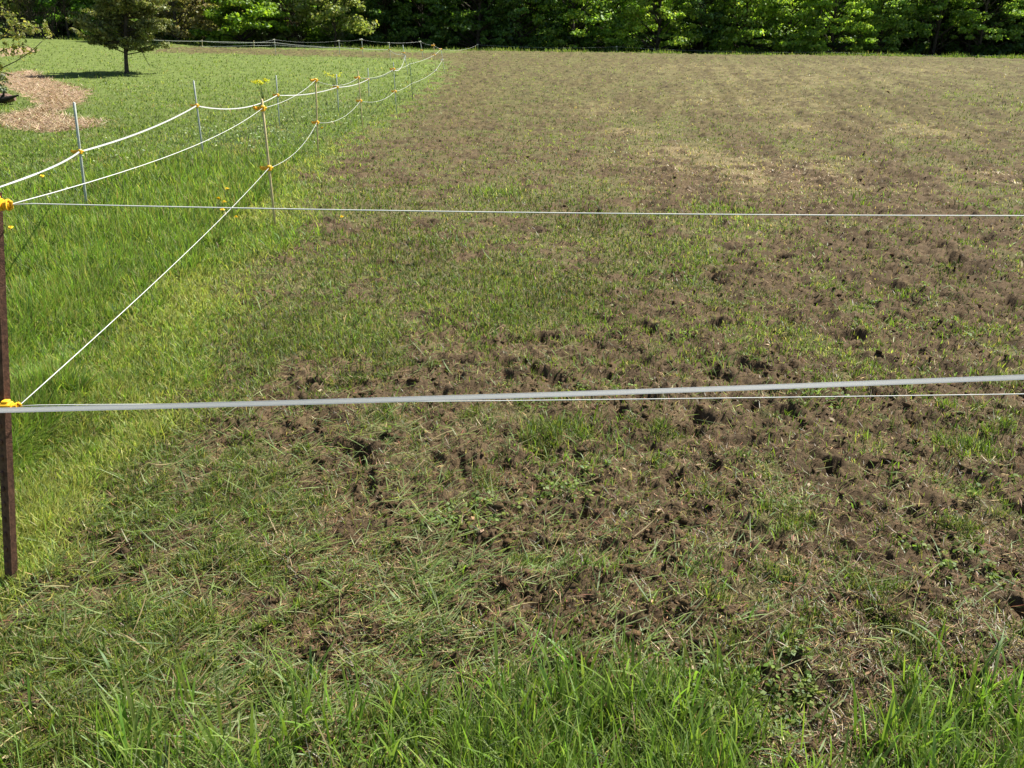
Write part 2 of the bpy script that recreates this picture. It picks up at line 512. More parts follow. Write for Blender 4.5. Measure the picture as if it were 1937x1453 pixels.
def blades(x, y, z, length, width, yaw, lean, bend, cb, ct, seg=3, lift=0.0):
    n = len(x)
    V = np.zeros((n, seg + 1, 2, 3), dtype=np.float32); Cc = np.zeros((n, seg + 1, 2, 3), dtype=np.float32)
    px = np.array(x, dtype=np.float64); py = np.array(y, dtype=np.float64); pz = np.array(z, dtype=np.float64) - 0.004 + lift
    dx = np.cos(yaw); dy = np.sin(yaw)
    tw = RNG.normal(0, 0.5, n)
    sx = -np.sin(yaw + tw); sy = np.cos(yaw + tw)
    for k in range(seg + 1):
        t = k / seg
        w = width * 0.5 * (0.55 + 1.1 * t) * (1 - t ** 2.2) if k else width * 0.3
        w = np.maximum(w, width * 0.06)
        V[:, k, 0, 0] = px - sx * w; V[:, k, 0, 1] = py - sy * w; V[:, k, 0, 2] = pz
        V[:, k, 1, 0] = px + sx * w; V[:, k, 1, 1] = py + sy * w; V[:, k, 1, 2] = pz
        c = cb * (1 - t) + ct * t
        Cc[:, k, 0] = c; Cc[:, k, 1] = c
        ang = lean + bend * (t + 0.5 / seg)
        st = length / seg
        px = px + dx * np.sin(ang) * st; py = py + dy * np.sin(ang) * st; pz = pz + np.cos(ang) * st
    base = (np.arange(n) * (seg + 1) * 2)[:, None, None]
    k = np.arange(seg)[None, :, None] * 2
    F = base + k + np.array([0, 1, 3, 2])[None, None, :]
    return V.reshape(-1, 3), F.reshape(-1, 4), Cc.reshape(-1, 3)

def merge(parts):
    V = []; F = []; C = []; o = 0
    for v, f, c in parts:
        V.append(v); F.append(f + o); C.append(c); o += len(v)
    return np.vstack(V), np.vstack(F), np.vstack(C)

def vary(col, n, s=0.2, h=0.08):
    c = np.array(col)[None, :] * (1 + RNG.normal(0, s, n))[:, None] * (1 + RNG.normal(0, h, (n, 3)))
    return np.clip(c, 0.008, 0.9)

def pick(cols, w, n, s=0.2):
    w = np.array(w, float) / sum(w)
    idx = RNG.choice(len(cols), n, p=w)
    return np.clip(np.array(cols)[idx] * (1 + RNG.normal(0, s, n))[:, None] * (1 + RNG.normal(0, 0.06, (n, 3))), 0.008, 0.9)

def lod(r, k=4.0, p=0.85):
    return np.maximum(1, r / k) ** p

G_BRIGHT = (0.165, 0.235, 0.034); G_MID = (0.110, 0.160, 0.028); G_DARK = (0.045, 0.075, 0.016)
G_YEL = (0.27, 0.28, 0.060); G_BLUE = (0.10, 0.165, 0.075); TAN = (0.40, 0.31, 0.17); STRAWC = (0.52, 0.39, 0.24); BROWN = (0.13, 0.085, 0.05); PALEG = (0.22, 0.27, 0.12)
RED = (0.22, 0.10, 0.06)

# --- field: short regrowth in tufts, torn thatch, cut blades
def field_points(n, **k):
    x, y = pts_polar(n, **k)
    ok = (y < 57) & (y > 1.3)
    ok &= ~meadow_mask(x, y, 0.5)
    x = x[ok]; y = y[ok]
    return x, y

def build_field_grass():
    parts = []
    x, y = field_points(1400000)
    b = bare_map(x, y); r = np.hypot(x, y)
    tuft = fbm(x, y, 5.5, 3, 31) * 0.7 + fbm(x, y, 14, 2, 32) * 0.6
    dry = blobs(DRY, x, y)
    lush = blobs(LUSH, x, y)
    farg = smooth(7, 22, r)
    nearb = 1 - smooth(2.6, 6.0, r)
    tl2 = fbm(x, y, 2.2, 3, 33)
    g = 0.75 * tuft + 0.75 * tl2 + 0.85 * (0.5 - b) + 0.30 * lush + 0.24 * farg - 0.52 * nearb * smooth(-1.4, -0.5, x) + 0.10
    d = (0.16 - 0.11 * nearb + (0.84 + 0.11 * nearb) * smooth(-0.12, 0.30, g)) * (1 - 0.40 * dry)
    ok = RNG.random(len(x)) < d
    x = x[ok]; y = y[ok]; r = r[ok]; dry = dry[ok]; lush = lush[ok]; tuft = tuft[ok]
    n = len(x); z = H(x, y) + micro(x, y, np.ones(n))
    L = (0.018 + 0.030 * RNG.random(n) ** 1.6 + 0.045 * lush * RNG.random(n) + 0.03 * np.clip(tuft, 0, 1) * RNG.random(n)) * lod(r, 7, 0.35)
    W = (0.0022 + 0.0022 * RNG.random(n)) * lod(r, 3.2)
    c = pick([G_MID, G_BRIGHT, G_DARK, G_YEL, TAN, PALEG, BROWN], [28, 22, 14, 16, 8, 7, 7], n, 0.28)
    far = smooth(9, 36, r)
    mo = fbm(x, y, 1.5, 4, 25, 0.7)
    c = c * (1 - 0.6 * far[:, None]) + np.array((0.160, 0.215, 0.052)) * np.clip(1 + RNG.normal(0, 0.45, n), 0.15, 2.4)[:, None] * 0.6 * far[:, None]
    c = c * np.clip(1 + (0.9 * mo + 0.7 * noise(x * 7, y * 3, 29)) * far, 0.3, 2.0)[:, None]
    dd = (dry * 0.75)[:, None]
    dm = (RNG.random(n) < dry * 0.7)[:, None]
    c = np.where(dm, vary(TAN, n, 0.2), c)
    c = c * np.clip(1 + 0.5 * fbm(x, y, 0.7, 3, 34), 0.5, 1.6)[:, None]
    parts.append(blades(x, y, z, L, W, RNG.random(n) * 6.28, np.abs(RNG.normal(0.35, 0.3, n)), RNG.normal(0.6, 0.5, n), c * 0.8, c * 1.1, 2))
    V, F, C = merge(parts)
    tag(np_mesh("field_grass", V, F, M_blade, colors=C), "short ragged green grass regrowing in tufts over the harrowed field", "grass", kind="stuff")

    # lying thatch, roots and stalks
    x, y = field_points(1050000)
    b = bare_map(x, y); r = np.hypot(x, y); dry = blobs(DRY, x, y)
    ok = RNG.random(len(x)) < (0.55 + 0.45 * dry) * (1 - 0.55 * smooth(0.45, 0.85, b) * (r < 9)) * np.clip(0.6 + 0.8 * fbm(x, y, 3.3, 3, 37) + dry, 0.15, 1)
    x = x[ok]; y = y[ok]; r = r[ok]; dry = dry[ok]; n = len(x)
    z = H(x, y) + micro(x, y, np.ones(n)) + 0.002 + 0.012 * RNG.random(n) ** 2
    L = (0.015 + 0.05 * RNG.random(n) ** 2.2) * lod(r, 7, 0.35)
    W = (0.0016 + 0.0018 * RNG.random(n)) * lod(r, 3.2)
    c = pick([(0.115, 0.070, 0.036), (0.36, 0.26, 0.13), PALEG, RED, (0.22, 0.155, 0.075), G_YEL], [54, 7, 5, 14, 12, 8], n, 0.38)
    c = np.where((RNG.random(n) < dry * 0.75)[:, None], vary(STRAWC, n, 0.18), c)
    ff = smooth(9, 30, r)[:, None]; c = c * (1 - 0.55 * ff) + np.array((0.165, 0.150, 0.048)) * np.clip(1 + RNG.normal(0, 0.5, n), 0.2, 2.4)[:, None] * 0.55 * ff
    f = blades(x, y, z, L, W, RNG.random(n) * 6.28, 0.95 + 0.7 * RNG.random(n), RNG.normal(0.1, 0.6, n), c, c, 2)
    tag(np_mesh("thatch", f[0], f[1], M_dry, colors=f[2]), "brown and tan dead thatch and roots strewn over the torn sod", "dead grass", kind="stuff")

    # green blades cut and thrown, mostly lying from lower left to upper right
    x, y = field_points(195000, r1=16)
    r = np.hypot(x, y)
    c0 = on_ground(430, 900); c1 = on_ground(250, 1150); c2 = on_ground(560, 1000); c3 = on_ground(480, 640); c4 = on_ground(800, 1120); c5 = on_ground(80, 1230); c6 = on_ground(250, 1390)
    g = np.zeros(len(x))
    for c_, s_ in ((c0, 0.75), (c1, 0.65), (c2, 0.6), (c3, 1.0), (c4, 0.45), (c5, 0.5), (c6, 0.3)):
        g = np.maximum(g, np.exp(-((x - c_.x) ** 2 + (y - c_.y) ** 2) / (2 * s_ ** 2)))
    ok = RNG.random(len(x)) < np.clip(0.03 + 0.40 * g * (1 - 0.5 * smooth(-0.4, 0.3, x)), 0, 1) * np.clip(0.7 + 0.9 * fbm(x, y, 2.4, 3, 39), 0.1, 1.2)
    x = x[ok]; y = y[ok]; r = r[ok]; n = len(x)
    z = H(x, y) + micro(x, y, np.ones(n)) + 0.008 + 0.012 * RNG.random(n)
    L = 0.03 + 0.13 * RNG.random(n) ** 2.2
    W = (0.0028 + 0.0035 * RNG.random(n) ** 1.5) * lod(r, 3.5)
    yaw = np.where(RNG.random(n) < 0.62, 0.55 + RNG.normal(0, 0.42, n), RNG.random(n) * 6.28)
    c = pick([(0.22, 0.28, 0.11), G_BRIGHT, (0.20, 0.26, 0.08), TAN, (0.12, 0.18, 0.06), (0.30, 0.33, 0.16)], [26, 20, 26, 7, 12, 10], n, 0.2)
    f = blades(x, y, z, L, W, yaw, 1.35 + RNG.normal(0, 0.14, n), RNG.normal(0.10, 0.45, n), c, c * 1.05, 4)
    tag(np_mesh("cut_grass", f[0], f[1], M_blade, colors=f[2]), "pale green cut grass blades lying flat over the soil", "cut grass", kind="stuff")

build_field_grass()

# --- clods
def build_clods():
    ico = [(0, 0, 1)] + [(math.cos(a) * 0.894, math.sin(a) * 0.894, 0.447) for a in np.arange(5) * 1.2566] + \
          [(math.cos(a + 0.628) * 0.894, math.sin(a + 0.628) * 0.894, -0.447) for a in np.arange(5) * 1.2566] + [(0, 0, -1)]
    f0 = [(0, i + 1, (i + 1) % 5 + 1) for i in range(5)] + [(i + 1, i + 6, (i + 1) % 5 + 1) for i in range(5)] + \
         [((i + 1) % 5 + 1, i + 6, (i + 1) % 5 + 6) for i in range(5)] + [(11, (i + 1) % 5 + 6, i + 6) for i in range(5)]
    v = [Vector(p).normalized() for p in ico]; f = []
    mid = {}
    def md(a, b):
        k = (min(a, b), max(a, b))
        if k not in mid:
            v.append(((v[a] + v[b]) / 2).normalized()); mid[k] = len(v) - 1
        return mid[k]
    for a, b, c in f0:
        x, y, z = md(a, b), md(b, c), md(c, a)
        f += [(a, x, z), (b, y, x), (c, z, y), (x, y, z)]
    BV = np.array([tuple(q) for q in v]); BF = np.array(f)
    nb = len(BV)
    x, y = field_points(90000, r1=45)
    b = bare_map(x, y)
    ok = RNG.random(len(x)) < np.clip((b - 0.42) * 1.6, 0, 1) * np.clip(0.4 + 1.6 * fbm(x, y, 3.4, 3, 47), 0, 1)
    x = x[ok]; y = y[ok]; n = len(x); r = np.hypot(x, y)
    s = (0.003 + 0.012 * RNG.random(n) ** 3.0) * lod(r, 6, 0.5)
    z = H(x, y) + micro(x, y, np.ones(n)) + s * 0.15
    d = 1 + 0.32 * RNG.normal(0, 1, (n, nb)) * 0.7
    sc = np.stack([1 + RNG.normal(0, 0.25, n), 1 + RNG.normal(0, 0.25, n), 0.7 + 0.2 * RNG.random(n)], 1)
    V = BV[None] * d[:, :, None] * sc[:, None, :] * s[:, None, None] + np.stack([x, y, z], 1)[:, None, :]
    F = BF[None] + (np.arange(n) * nb)[:, None, None]
    c = vary((0.104, 0.071, 0.038), n, 0.25, 0.03)
    C = np.repeat(c[:, None, :], nb, 1)
    tag(np_mesh("soil_clods", V.reshape(-1, 3), F.reshape(-1, 3), M_soil, colors=C.reshape(-1, 3), smooth_=False),
        "crumbs and small clods of brown soil over the harrowed field", "soil", kind="stuff")
build_clods()

# --- meadow at the left
_tall = [ell(*q) for q in [(200, 440, 330, 110), (330, 340, 170, 50), (60, 600, 120, 120), (470, 350, 70, 40), (30, 820, 100, 120)]]
_yel = poly([(180, 880), (330, 690), (430, 560), (540, 420), (600, 310), (560, 305), (480, 380), (430, 420), (360, 520), (280, 620), (200, 720), (100, 860)])
_pale = [ell(*q) for q in [(470, 260, 150, 26), (130, 400, 60, 14), (620, 200, 110, 30)]]

def build_meadow():
    x, y = pts_polar(1250000, r0=1.9, r1=60, t0=-54, t1=4)
    ok = meadow_mask(x, y, 0.5) & (y < 57.5)
    x = x[ok]; y = y[ok]
    st = np.zeros(len(x), bool)
    for P in STRAW: st |= inside(P, x + RNG.normal(0, .1, len(x)), y + RNG.normal(0, .2, len(x)))
    keep = ~st | (RNG.random(len(x)) < 0.10)
    x = x[keep]; y = y[keep]
    n = len(x); r = np.hypot(x, y)
    tall = np.clip(blobs(_tall, x, y) * 1.15 + 0.35 * fbm(x, y, 0.9, 3, 81), 0, 1)
    yel = inside(_yel, x + fbm(x, y, 2, 2, 83) * .4, y + fbm(x, y, 2, 2, 84) * .5) | (seg_dist(EDGE, x, y) < 0.35)
    pal = blobs(_pale, x, y)
    tall = np.where(yel, tall * 0.25, tall)
    z = H(x, y) + micro(x, y, np.zeros(n))
    tf = fbm(x, y, 3.0, 3, 85)
    L = (0.035 + 0.05 * RNG.random(n) + 0.18 * tall * (0.5 + 0.5 * RNG.random(n)) + 0.03 * tf) * (1 + 0.10 * smooth(5, 12, r))
    L = np.clip(L, 0.02, 0.4)
    W = (0.0026 + 0.0028 * RNG.random(n)) * lod(r, 3.4)
    cmap = fbm(x, y, 0.55, 4, 87); c2 = fbm(x, y, 2.3, 3, 88)
    c = pick([(0.21, 0.32, 0.050), (0.17, 0.26, 0.042), G_DARK, G_YEL, PALEG, TAN, G_BLUE], [36, 28, 6, 14, 6, 4, 6], n, 0.22)
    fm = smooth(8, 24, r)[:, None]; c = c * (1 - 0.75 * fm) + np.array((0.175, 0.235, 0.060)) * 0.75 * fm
    my = (RNG.random(n) < np.where(yel, np.clip(0.55 + 0.7 * cmap, 0.2, 0.85), 0.10 + 0.25 * np.clip(cmap, 0, 1)))[:, None]
    c = np.where(my, vary((0.36, 0.37, 0.11), n, 0.25), c)
    mp = (RNG.random(n) < 0.5 * pal)[:, None]
    c = np.where(mp, vary((0.20, 0.24, 0.13), n, 0.2), c)
    c = c * (1 + 0.25 * c2)[:, None]
    mt = (RNG.random(n) < smooth(0.25, 0.55, fbm(x, y, 0.8, 3, 89)) * 0.55 * (r > 12))[:, None]
    c = np.where(mt, vary((0.36, 0.30, 0.16), n, 0.18), c)
    wind = 0.6
    yaw = np.where(RNG.random(n) < 0.35, wind + RNG.normal(0, 0.5, n), RNG.random(n) * 6.28)
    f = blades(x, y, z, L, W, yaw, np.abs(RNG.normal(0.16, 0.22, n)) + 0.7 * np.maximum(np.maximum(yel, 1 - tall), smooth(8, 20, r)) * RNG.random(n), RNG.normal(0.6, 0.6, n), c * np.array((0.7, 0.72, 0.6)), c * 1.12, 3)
    tag(np_mesh("meadow_grass", f[0], f[1], M_blade, colors=np.clip(f[2], 0.005, 0.9)), "dense bright green meadow grass left of the fence line", "grass", kind="stuff")
    # straw on the mown swathe
    x, y = pts_polar(150000, r0=16, r1=50, t0=-44, t1=-18)
    st = np.zeros(len(x), bool)
    for P in STRAW: st |= inside(P, x + RNG.normal(0, .1, len(x)), y + RNG.normal(0, .2, len(x)))
    x = x[st]; y = y[st]; n = len(x); r = np.hypot(x, y)
    z = H(x, y) + 0.01 + 0.03 * RNG.random(n)
    c = pick([(0.40, 0.31, 0.205), TAN, (0.50, 0.40, 0.28), BROWN, (0.30, 0.21, 0.145)], [32, 15, 18, 15, 20], n, 0.2)
    f = blades(x, y, z, 0.08 + 0.2 * RNG.random(n), 0.012 + 0.012 * RNG.random(n), RNG.random(n) * 6.28, 1.2 + 0.3 * RNG.random(n), RNG.normal(0.1, 0.3, n), c, c, 2)
    tag(np_mesh("straw", f[0], f[1], M_dry, colors=f[2]), "tan straw and reed litter lying in a forked swathe on the left meadow", "straw", kind="stuff")
build_meadow()

# --- tall grass at the very front
def build_front():
    parts = []
    x, y = pts_polar(230000, r0=1.2, r1=3.2, t0=-56, t1=56, p=1.6)
    ok = front_mask(x, y); x = x[ok]; y = y[ok]
    # grouping into tufts
    tf = fbm(x, y, 6.0, 3, 91)
    ok = RNG.random(len(x)) < np.clip(0.62 + 0.8 * tf, 0.08, 1) * np.where(x < -0.15, 0.13, 0.62)
    x = x[ok]; y = y[ok]; tf = tf[ok]; n = len(x)
    z = H(x, y) + micro(x, y, np.full(n, 0.35))
    edge = smooth(0.0, 0.30, seg_dist(FRONT[:-2], x, y))
    L = (0.04 + 0.10 * RNG.random(n) + 0.09 * RNG.random(n) ** 3) * (0.5 + 0.5 * edge) * (1 + 0.4 * tf)
    W = 0.0022 + 0.0030 * RNG.random(n) ** 1.5
    c = pick([(0.19, 0.28, 0.045), G_MID, (0.21, 0.30, 0.07), G_DARK, PALEG, TAN, (0.15, 0.24, 0.05)], [28, 24, 20, 10, 6, 4, 12], n, 0.2)
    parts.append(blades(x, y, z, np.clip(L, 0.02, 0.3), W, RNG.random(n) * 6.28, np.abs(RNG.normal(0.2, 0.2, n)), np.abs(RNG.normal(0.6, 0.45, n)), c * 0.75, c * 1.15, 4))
    # broad upright blades, in bunches
    spots = [(230, 1440, 26), (265, 1445, 22), (420, 1455, 14), (500, 1430, 12), (600, 1400, 16), (660, 1420, 14), (900, 1430, 10), (1120, 1420, 10), (1060, 1380, 8),
             (1190, 1290, 9), (1180, 1350, 10), (1830, 1330, 14), (1880, 1360, 14), (1650, 1430, 12), (60, 1400, 5), (360, 1450, 8), (780, 1400, 8), (980, 1400, 8), (1310, 1430, 10), (1930, 1400, 12),
             (740, 1440, 10), (1500, 1440, 8), (1760, 1440, 12)]
    X = []; Yy = []; A = []
    for px, py, k in spots:
        g = on_ground(px, py)
        for _ in range(int(k * 1.6)):
            X.append(g.x + RNG.normal(0, 0.035)); Yy.append(g.y + RNG.normal(0, 0.04))
    bx, by = pts_polar(900, r0=1.35, r1=2.9, t0=-46, t1=46, p=1.6)
    okb = front_mask(bx, by) & (RNG.random(900) < np.where(bx < -0.2, 0.22, 0.8))
    for a, b_ in zip(bx[okb], by[okb]):
        k = int(RNG.integers(3, 9))
        X += list(a + RNG.normal(0, 0.02, k)); Yy += list(b_ + RNG.normal(0, 0.025, k))
    x = np.array(X); y = np.array(Yy); n = len(x)
    z = H(x, y) + micro(x, y, np.full(n, 0.35))
    c = pick([(0.19, 0.30, 0.05), G_BRIGHT, (0.23, 0.32, 0.08)], [3, 3, 2], n, 0.15)
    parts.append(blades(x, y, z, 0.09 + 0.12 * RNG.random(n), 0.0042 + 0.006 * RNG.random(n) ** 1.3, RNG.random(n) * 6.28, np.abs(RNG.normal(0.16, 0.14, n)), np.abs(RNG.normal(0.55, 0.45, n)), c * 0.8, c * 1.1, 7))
    # long arching blades on the right and a few loners
    arc = [(1800, 1280, 0.24, 2.2, 1.9), (1850, 1300, 0.22, 0.7, 1.7), (1760, 1260, 0.22, 2.7, 2.0), (1905, 1290, 0.24, 2.0, 1.2), (1870, 1320, 0.26, 1.0, 1.6),
           (560, 1330, 0.15, 2.6, 1.5), (440, 1330, 0.14, 0.9, 1.4), (900, 1310, 0.12, 0.4, 1.4), (1195, 1290, 0.15, 1.5, 0.35), (1205, 1300, 0.17, 1.3, 0.5), (1170, 1300, 0.12, 2.5, 0.9),
           (1700, 1240, 0.15, 3.0, 2.0), (60, 1360, 0.16, 1.6, 0.25), (590, 1290, 0.13, 1.7, 0.5), (215, 1290, 0.12, 2.4, 1.4)]
    g = [on_ground(a[0], a[1]) for a in arc]
    x = np.array([q.x for q in g]); y = np.array([q.y for q in g]); n = len(x)
    z = H(x, y) + micro(x, y, np.full(n, 0.35)); a = np.array(arc)
    c = vary((0.17, 0.25, 0.075), n, 0.15)
    parts.append(blades(x, y, z, a[:, 2] * 0.9, np.full(n, 0.0095), a[:, 3], np.full(n, 0.1), a[:, 4], c * 0.85, c * 1.1, 12))
    f = merge(parts)
    tag(np_mesh("foreground_grass", f[0], f[1], M_blade, colors=f[2]), "taller bright grass with broad blades along the near edge of the field", "grass", kind="stuff")
    # tufts of broader grass left standing inside the field
    parts = []
    spots = [(1040, 830, 60, .11), (1080, 800, 50, .10), (1150, 830, 45, .11), (1110, 870, 40, .08), (1010, 870, 40, .08), (1190, 800, 20, .10), (1100, 1090, 45, .08), (1130, 1075, 30, .09), (1340, 1100, 40, .07),
             (600, 1120, 45, .09), (650, 1090, 25, .10), (800, 1090, 25, .10), (1220, 870, 35, .08), (1130, 610, 30, .14), (1150, 640, 25, .12), (960, 590, 60, .11), (920, 640, 50, .10), (1300, 640, 30, .10),
             (1350, 690, 50, .09), (1100, 690, 40, .09), (1230, 520, 50, .12), (1330, 500, 50, .12), (1290, 530, 40, .1), (1400, 400, 60, .10), (1330, 390, 60, .12), (1840, 790, 35, .08), (1810, 850, 35, .08),
             (1540, 760, 25, .10), (1590, 730, 30, .08), (1720, 560, 60, .07), (1680, 600, 50, .07), (1800, 620, 50, .07), (700, 660, 50, .09), (620, 560, 60, .09), (800, 540, 60, .09), (850, 460, 60, .1), (520, 560, 50, .1), (530, 470, 60, .16), (545, 450, 40, .14),
             (1430, 1000, 35, .07), (1500, 960, 30, .07), (1860, 930, 30, .07), (1700, 900, 30, .07), (940, 370, 80, .13), (1120, 390, 50, .12), (1640, 380, 60, .10), (1880, 400, 80, .10), (1430, 870, 30, .08), (1370, 880, 20, .07),
             (340, 1170, 30, .09), (480, 1010, 30, .08), (640, 880, 30, .08), (760, 790, 30, .09), (1760, 700, 50, .08), (1480, 620, 40, .08), (1560, 500, 50, .07), (1450, 1210, 40, .08), (1600, 1120, 25, .08)]
    X = []; Yy = []; Ls = []
    for px, py, k, l in spots:
        g = on_ground(px, py); sp = 0.035 + 0.012 * g.y
        for _ in range(k):
            X.append(g.x + RNG.normal(0, sp)); Yy.append(g.y + RNG.normal(0, sp)); Ls.append(l)
    # many small ones anywhere
    xs, ys = field_points(2600, r1=22)
    for a, b in zip(xs, ys):
        if bare_map(np.array([a]), np.array([b]))[0] > 0.72: continue
        k = int(RNG.integers(3, 12)); sp = 0.014 + 0.006 * b; l = 0.035 + 0.04 * RNG.random()
        X += list(a + RNG.normal(0, sp, k)); Yy += list(b + RNG.normal(0, sp, k)); Ls += [l] * k
    x = np.array(X); y = np.array(Yy); n = len(x); r = np.hypot(x, y)
    z = H(x, y) + micro(x, y, np.ones(n))
    L = np.array(Ls) * (0.5 + 0.6 * RNG.random(n))
    c = pick([G_BRIGHT, G_MID, (0.16, 0.25, 0.06), PALEG], [4, 3, 3, 1], n, 0.18)
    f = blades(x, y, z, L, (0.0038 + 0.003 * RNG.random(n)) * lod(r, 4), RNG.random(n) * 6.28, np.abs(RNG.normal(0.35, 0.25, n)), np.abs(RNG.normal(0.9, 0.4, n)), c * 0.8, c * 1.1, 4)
    tag(np_mesh("grass_tufts", f[0], f[1], M_blade, colors=f[2]), "scattered fresh green grass tufts standing in the harrowed field", "grass", kind="stuff")
build_front()

def build_clover():
    x, y = field_points(26000, r1=20)
    nz = fbm(x, y, 1.8, 3, 63) + 0.35 * smooth(1, 3, x)
    ok = (RNG.random(len(x)) < smooth(0.30, 0.7, nz) * 0.8); x = x[ok]; y = y[ok]; n = len(x)
    z = H(x, y) + micro(x, y, np.ones(n)) + 0.012
    r = np.hypot(x, y); sc = 0.014 * (1 + r * 0.10)
    V, F, C = leaf_cloud(np.stack([x, y, z], 1), np.stack([sc * 1.6, sc * 1.6, sc * 0.6], 1), 7, 0.013, [(0.17, 0.24, 0.045), (0.22, 0.28, 0.06), (0.12, 0.18, 0.04)], [3, 2, 2], flat=1.2, aspect=1.2)
    tag(np_mesh("clover", V, F, M_blade, colors=C), "low yellowish green clover leaves in patches on the harrowed field", "clover", kind="stuff")
    x, y = field_points(170, r1=11); n = len(x)
    z = H(x, y) + micro(x, y, np.ones(n)) + 0.012
    V, F, C = leaf_cloud(np.stack([x, y, z], 1), np.full((n, 3), 0.002), 1, 0.015, [(0.42, 0.32, 0.19), (0.50, 0.40, 0.27), (0.36, 0.22, 0.13)], [3, 2, 2], flat=1.6, aspect=2.0)
    tag(np_mesh("dead_leaves", V, F, M_dry, colors=C), "small dry tan leaves lying singly on the soil", "dead leaves", kind="stuff")

# ------------------------------------------------------------------ fence
def gz(x, y): return float(H(x, y))

def insulator(parent, c, side=-1, scale=1.0, mat=None, yawd=0.0, name="insulator"):
    """clamp round the rod with a ribbed arm that carries the wire"""
    mat = mat or M_orange
    m = MB(); s = scale
    m.tube([c + Vector((0, 0, -0.020 * s)), c + Vector((0, 0, -0.015 * s)), c + Vector((0, 0, 0.015 * s)), c + Vector((0, 0, 0.020 * s))],
           [0.014 * s, 0.019 * s, 0.019 * s, 0.014 * s], 12)
    ax = Vector((math.cos(yawd) * side, math.sin(yawd) * side, 0)); ay = Vector((-ax.y, ax.x, 0))
    m.box(c + ax * 0.032 * s, (0.034 * s, 0.020 * s, 0.022 * s), (ax, ay, Vector((0, 0, 1))), 0.003 * s)
    for k in range(3):
        p = c + ax * (0.026 + 0.013 * k) * s
        m.tube([p - ax * 0.0025 * s, p + ax * 0.0025 * s], 0.0155 * s, 10)
    m.tube([c + ax * 0.050 * s, c + ax * 0.062 * s, c + ax * 0.066 * s + Vector((0, 0, 0.012 * s)), c + ax * 0.060 * s + Vector((0, 0, 0.020 * s))], 0.0055 * s, 6)
    # clamp screw on the other side
    m.tube([c - ax * 0.018 * s, c - ax * 0.030 * s], [0.009 * s, 0.007 * s], 8)
    o = m.build(name, mat, parent)
    return o

NODE = {}
def rod(key, base, top, ins, label, mat, rad=0.008, group=None, ic=None, iscale=1.0, baseY=None):
    """base/top/ins are spots of the photograph; the rod stands where its foot meets the ground"""
    if baseY is None:
        g = on_ground(*base); g.z = gz(g.x, g.y)
    else:
        g = on_plane(base[0], base[1], baseY); g.z = gz(g.x, g.y)
    tp = on_plane(top[0], top[1], g.y)
    th_ = thing("fence_post", label, "fence post", (g.x, g.y, g.z), group)
    t_loc = tp - g
    m = MB()
    lo = Vector((0, 0, 0)) - t_loc.normalized() * 0.15
    m.tube([lo, t_loc * 0.33, t_loc * 0.66, t_loc, t_loc + t_loc.normalized() * 0.004], [rad, rad, rad, rad, rad * 0.6], 10)
    m.build("rod", mat, th_, smooth_=True)
    NODE[key] = []
    for i, q in enumerate(ins):
        p = on_plane(q[0], q[1], g.y)
        k = (p.z - g.z) / max(t_loc.z, 0.01)
        c = t_loc * k
        mm = M_orange
        if ic: mm = ic[i]
        if mm is not None:
            insulator(th_, c, -1 if i % 2 == 0 else -1, iscale, mm, 0.5)
        NODE[key].append(Vector((g.x, g.y, g.z)) + c + Vector((0, -rad - 0.004, 0)))
    return th_

# yellow-tan rods on the field side
rod('P1', (521, 432), (495, 188), [(492, 205), (507, 318)], "tan fence rod nearest the camera at the meadow edge with two orange insulators", M_rodY, 0.0115, "tan rods of the field side fence", iscale=1.25)
rod('P2', (602, 302), (597, 148), [(597, 152), (599, 232)], "second tan fence rod, insulator right at its top, meadow edge", M_rodY, 0.0115, "tan rods of the field side fence", iscale=1.255)
rod('P3', (687, 250), (677, 134), [(679, 147), (682, 191)], "third tan fence rod along the field edge, tip standing above its upper insulator", M_rodY, 0.009, "tan rods of the field side fence", iscale=1.255)
rod('P4', (750, 214), (744, 118), [(745.5, 131), (748, 173)], "fourth rod along the field edge where the white tape crosses its orange insulator", M_rodG, 0.009, "tan rods of the field side fence", iscale=1.4)
rod('P4b', (781, 190), (775, 118), [(775, 121), (778, 158)], "thin dark green rod without insulators between the fourth and fifth field edge rods", M_rodGreen, 0.009, "tan rods of the field side fence", ic=[None, None])
rod('P5', (826, 148), (820, 82), [(822, 104), (824.5, 133), (820.5, 86)], "rod near the far corner with three insulators one above another", M_rodY, 0.010, "tan rods of the field side fence", iscale=1.4, ic=[M_orange, M_pale, M_orange])
rod('P6', (841, 139), (834, 91), [(835, 93), (837, 113)], "last rod at the far right corner of the fence, orange cap low pale insulator", M_rodG, 0.010, "tan rods of the field side fence", iscale=1.4, ic=[M_orange, M_pale])
# grey rods on the meadow side
rod('A1', (167, 415), (140, 194), [(150, 287)], "nearest grey rod standing in tall meadow grass at far left", M_rodG, 0.0125, "grey rods of the meadow side fence", iscale=1.15)
rod('A2', (385, 298), (366, 153), [(371, 200)], "second grey rod where the bright white tape bends", M_rodG, 0.0125, "grey rods of the meadow side fence", iscale=1.3)
rod('A3', (529, 240), (522, 143), [(524, 180)], "third grey rod beside the yellow flowering plant", M_rodG, 0.0125, "grey rods of the meadow side fence", iscale=1.4)
rod('A4', (641, 213), (636, 141), [(637, 165)], "fourth grey rod between the second and third tan rods, in pale grass", M_rodG, 0.0125, "grey rods of the meadow side fence", iscale=1.4)
rod('A5', (698, 184), (696, 129), [(696.5, 150)], "fifth grey rod just right of the third tan rod", M_rodG, 0.0125, "grey rods of the meadow side fence", iscale=1.4)
rod('A6', (772, 142), (762, 85), [(764, 100), (765, 108)], "sixth grey rod with a tangle of loose tape at its insulator", M_rodG, 0.0125, "grey rods of the meadow side fence", iscale=1.25, ic=[M_orange, None])
